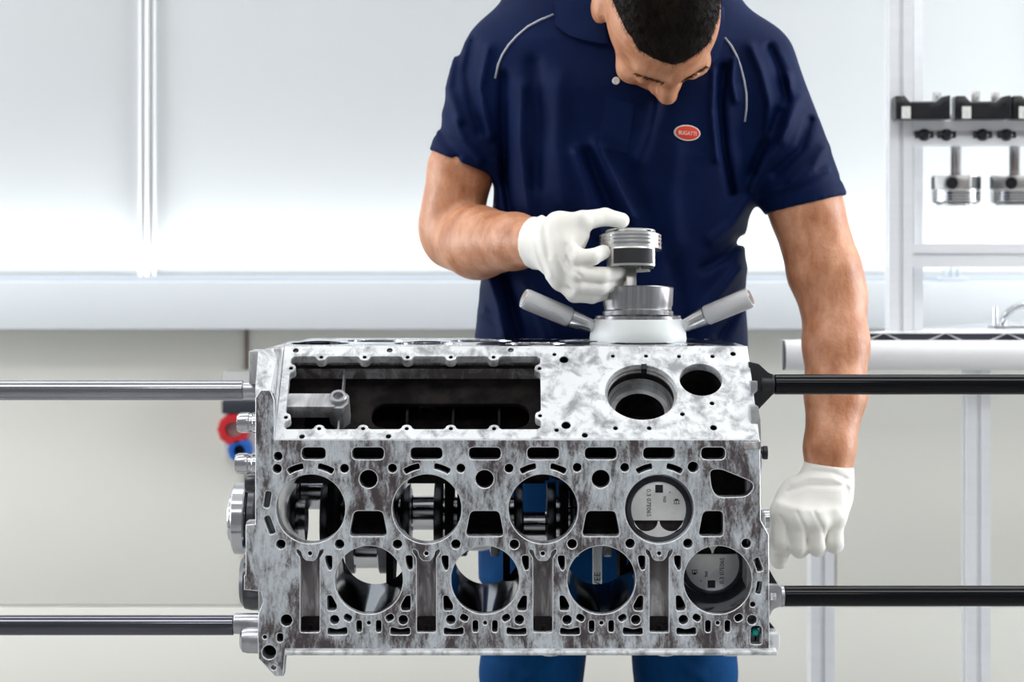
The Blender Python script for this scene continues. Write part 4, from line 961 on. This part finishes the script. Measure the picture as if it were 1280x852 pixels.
def rows(edge_a, edge_b, n=8, k=10):
    def res(e):
        e = np.array(e, float); L = np.r_[0, np.cumsum(np.linalg.norm(np.diff(e, axis=0), axis=1))]; t = np.linspace(0, L[-1], k); return np.stack([np.interp(t, L, e[:, 0]), np.interp(t, L, e[:, 1])], 1)
    a, b = res(edge_a), res(edge_b); return [list(map(tuple, a+(b-a)*q)) for q in np.linspace(0, 1, n)]
patch('collar', rows([(694,-18),(693,8),(694,33),(715,46),(748,54)], [(750,-18),(752,0),(754,12),(756,30),(760,54)]), 'navy_trim', person_shirt, .012, .009, shirt)
patch('collar', rows([(868,84),(886,82),(900,72),(905,50),(906,10)], [(866,60),(872,50),(876,40),(880,20),(882,-5)]), 'navy_trim', person_shirt, .012, .009, shirt)
patch('placket', rows([(758,120),(752,150),(747,184)], [(792,130),(790,155),(784,192)], 6, 8), 'navy_trim', person_shirt, .0016, .003, shirt)
for pl_ in ([(692,18),(675,25),(660,33),(646,45),(636,56),(628,68),(623,80),(619,98)], [(906,47),(914,57),(921,70),(926,84),(930,100),(933,118),(933,135),(931,152)]):
    p_ = onto(shirt, [q[0] for q in pl_], [q[1] for q in pl_], .0008); MB().tube(p_, .0017, 8).build('piping', 'piping_grey', person_shirt, ang=180)
bp_ = onto(shirt, [770], [101], .003)[0]; MB().lathe(bp_, (0,-1,0), [(.0055,-.002),(.0055,.001),(.0045,.002),(0,.0012)], 16).build('button', 'button_white', person_shirt)
# oval badge on the chest
bc = onto(shirt, [858], [166], .0)[0]; be = onto(shirt, [842, 874, 858, 858], [165, 168, 158, 174], 0.)
bx_ = Vector(be[1]-be[0]).normalized(); by_ = Vector(be[2]-be[3]); by_ = (by_-bx_*by_.dot(bx_)).normalized(); bn = bx_.cross(by_)
MBG = Matrix.Identity(4)
for i in range(3): MBG[i][0], MBG[i][1], MBG[i][2], MBG[i][3] = bx_[i], by_[i], bn[i], bc[i]+bn[i]*.0052
bad = finish(plate_mesh([circ(0,0,.0192,40,.0112)], .0050, MBG, .0004), 'chest_badge', 'badge_white', person_shirt, label='red oval chest badge with pale rim and white letters')
finish(plate_mesh([circ(0,0,.0176,40,.0097)], .0010, MBG @ Matrix.Translation((0,0,.0006)), .0002), 'badge_field', 'badge_red', bad)
finish(text_mesh('BUGATTI', .0082, MBG @ Matrix.Translation((0,-.0008,.0007)) @ Matrix.Diagonal((.80,1,1,1)), .0003), 'badge_letters', 'badge_white', bad, smooth=False)
# ------------------------------------------------------------------ trousers, shoes, gloves, hair
JF = [([(700,820),(680,835),(655,850)],6,4),([(612,820),(640,832),(660,852)],6,-3),([(690,845),(705,852),(720,860)],5,3),([(815,820),(835,835),(850,855)],7,4),([(905,820),(885,838),(870,852)],7,-4),([(840,822),(860,838),(880,848)],6,3)]
def trousers(P):
    d = smin(torso(P, -.001), legs(P, .008), .04)
    d = np.maximum(d, P[:, 2]-W(0, 540, .54).z); d = np.maximum(d, .075-P[:, 2]); px, py = proj(P)
    for pts, wd_, am in JF: d = d-am*.001*np.exp(-(polydist(px, py, pts)/wd_)**2)
    return d
tr = finish(relax(sdf_mesh(trousers, (-.16,.36,.05), (.48,.72,.93), .0055), 1), 'trousers', 'denim', person, ang=180)
for l in LEGS:
    fx = l[3][0]
    def shoe(P): return np.maximum(smin(cone(P, (fx, .59, .055), (fx, .40, .040), .046, .040), cone(P, (fx, .575, .06), (fx, .575, .11), .044, .046), .03), .002-P[:, 2])
    finish(sdf_mesh(shoe, (fx-.08,.33,-.01), (fx+.08,.67,.17), .006), 'shoe', 'shoe_black', person, ang=180)
GFL = [([(672,266),(668,290),(672,315),(682,343)],2.5,-1.8),([(678,264),(674,290),(679,318),(689,346)],2.5,1.5),([(684,262),(681,290),(686,320)],2.5,-1.2),([(706,306),(708,325),(716,338),(726,345)],2.5,-2.0),([(696,322),(704,345),(715,362)],2.5,-1.6),([(716,300),(708,312),(704,322)],4,1.2),([(735,296),(728,306),(722,312)],2.5,1.4)]
GFR = [([(996,594),(1015,588),(1040,590),(1062,600)],2.6,-2.0),([(990,604),(1012,596),(1040,598),(1064,608)],3,1.8),([(985,614),(1010,606),(1040,607),(1058,606)],2.6,-1.6),([(1056,600),(1060,620),(1056,640)],3,-2),([(975,645),(985,660),(988,680)],2.2,-1.8),([(996,640),(1006,660),(1010,682)],2.2,-1.8),([(1018,640),(1028,660),(1032,680)],2.2,-1.8),([(972,628),(990,634),(1020,640),(1044,636)],5,1.6)]
def glove(fh, F, cutp, n):
    n = np.array(n)/np.linalg.norm(n)
    def g(P):
        d = fh(P); px, py = proj(P)
        for pts, wd_, am in F: d = d-am*.001*np.exp(-(polydist(px, py, pts)/wd_)**2)
        return np.maximum(d, (P-cutp) @ n)
    return g
dl = WRL-ELL; gl = glove(hand_l, GFL, V3(668,300,.285), (-dl/np.linalg.norm(dl))*np.array((1,.6,1)))
finish(relax(sdf_mesh(gl, (-.02,.15,1.06), (.18,.36,1.25), .0019), 1), 'work_glove', 'glove_cotton', person, ang=180, label='white cotton glove gripping the piston')
gr = glove(hand_r, GFR, V3(1035,580,.345), (.12,0,1))
finish(relax(sdf_mesh(gr, (.30,.22,.67), (.53,.44,.90), .0020), 1), 'work_glove', 'glove_cotton', person, ang=180, label='white cotton glove closed into a fist')
def hairline(q):
    ax_ = np.abs(q[:, 0]); y = q[:, 1]
    zl = np.interp(y, [-.10,-.075,-.055,-.03,.0,.05,.10], [.052,.052,.042,.028,.012,-.030,-.050])
    zl = zl+np.where(y < .055, np.clip(ax_-.047, 0, .03)*1.9*np.clip((.055-y)/.05, 0, 1), 0)
    return zl+np.clip(.030-ax_, 0, .03)*-.25+np.where(y < -.05, .25*np.clip(ax_-.035, 0, 1), 0)
def haircap(P):
    q = hl(P); d = ell(q, (0,.012,.036), (.0745,.097,.082)); d = smin(d, ell(q, (0,-.030,.012), (.064,.062,.075)), .03)
    th_ = np.interp(q[:, 2]-hairline(q), [0,.012,.04,.08], [-.003,.0030,.0065,.0110])
    n_ = .0004*np.sin(q[:, 0]*420+3*np.sin(q[:, 1]*160))*np.sin(q[:, 1]*310+2*np.sin(q[:, 2]*210))
    return (d-th_-n_)*HS
lo_ = HC-.165; hi_ = HC+.165
hm = sdf_mesh(haircap, lo_, hi_, .0026)
bm = bmesh.new(); bm.from_mesh(hm); co_ = np.array([v.co[:] for v in bm.verts]); q = hl(co_); keep = q[:, 2]-hairline(q) > -.001
bm.verts.ensure_lookup_table(); bmesh.ops.delete(bm, geom=[bm.verts[i] for i in np.where(~keep)[0]], context='VERTS'); bm.to_mesh(hm); bm.free()
hv = np.array([v.co[:] for v in hm.vertices]); hn = np.array([v.normal[:] for v in hm.vertices])
hair = finish(hm, 'hair', 'hair', person, ang=180)
ids = rng.choice(len(hv), 15000); P0 = hv[ids]+rng.normal(0, .0012, (15000, 3)); Nn = hn[ids]
fw = np.array(hf_v)[None]*1.0; T = fw-Nn*np.sum(fw*Nn, 1)[:, None]; T /= np.maximum(np.linalg.norm(T, axis=1), .05)[:, None]
qz = hl(P0); up_ = np.clip((qz[:, 2]-hairline(qz))/.06, .12, 1)
D = Nn*.55+T*.75+rng.normal(0, .28, (15000, 3)); D /= np.linalg.norm(D, axis=1)[:, None]; Ln = (.004+.010*up_)*rng.uniform(.7, 1.2, 15000)
S1 = np.cross(D, rng.normal(0, 1, (15000, 3))); S1 /= np.linalg.norm(S1, axis=1)[:, None]; S2 = np.cross(D, S1); wR = .00036
B0 = P0-Nn*.001; vv = np.stack([B0+S1*wR, B0-S1*wR*.5+S2*wR*.87, B0-S1*wR*.5-S2*wR*.87, B0+D*Ln[:, None]], 1).reshape(-1, 3)
base_ = np.arange(15000)[:, None]*4; ff = np.concatenate([base_+np.array([[0,1,3]]), base_+np.array([[1,2,3]]), base_+np.array([[2,0,3]])])
sm = bpy.data.meshes.new('strands'); sm.from_pydata(vv.tolist(), [], ff.tolist())
finish(sm, 'hair_strands', 'hair', hair, ang=180, kind='stuff')
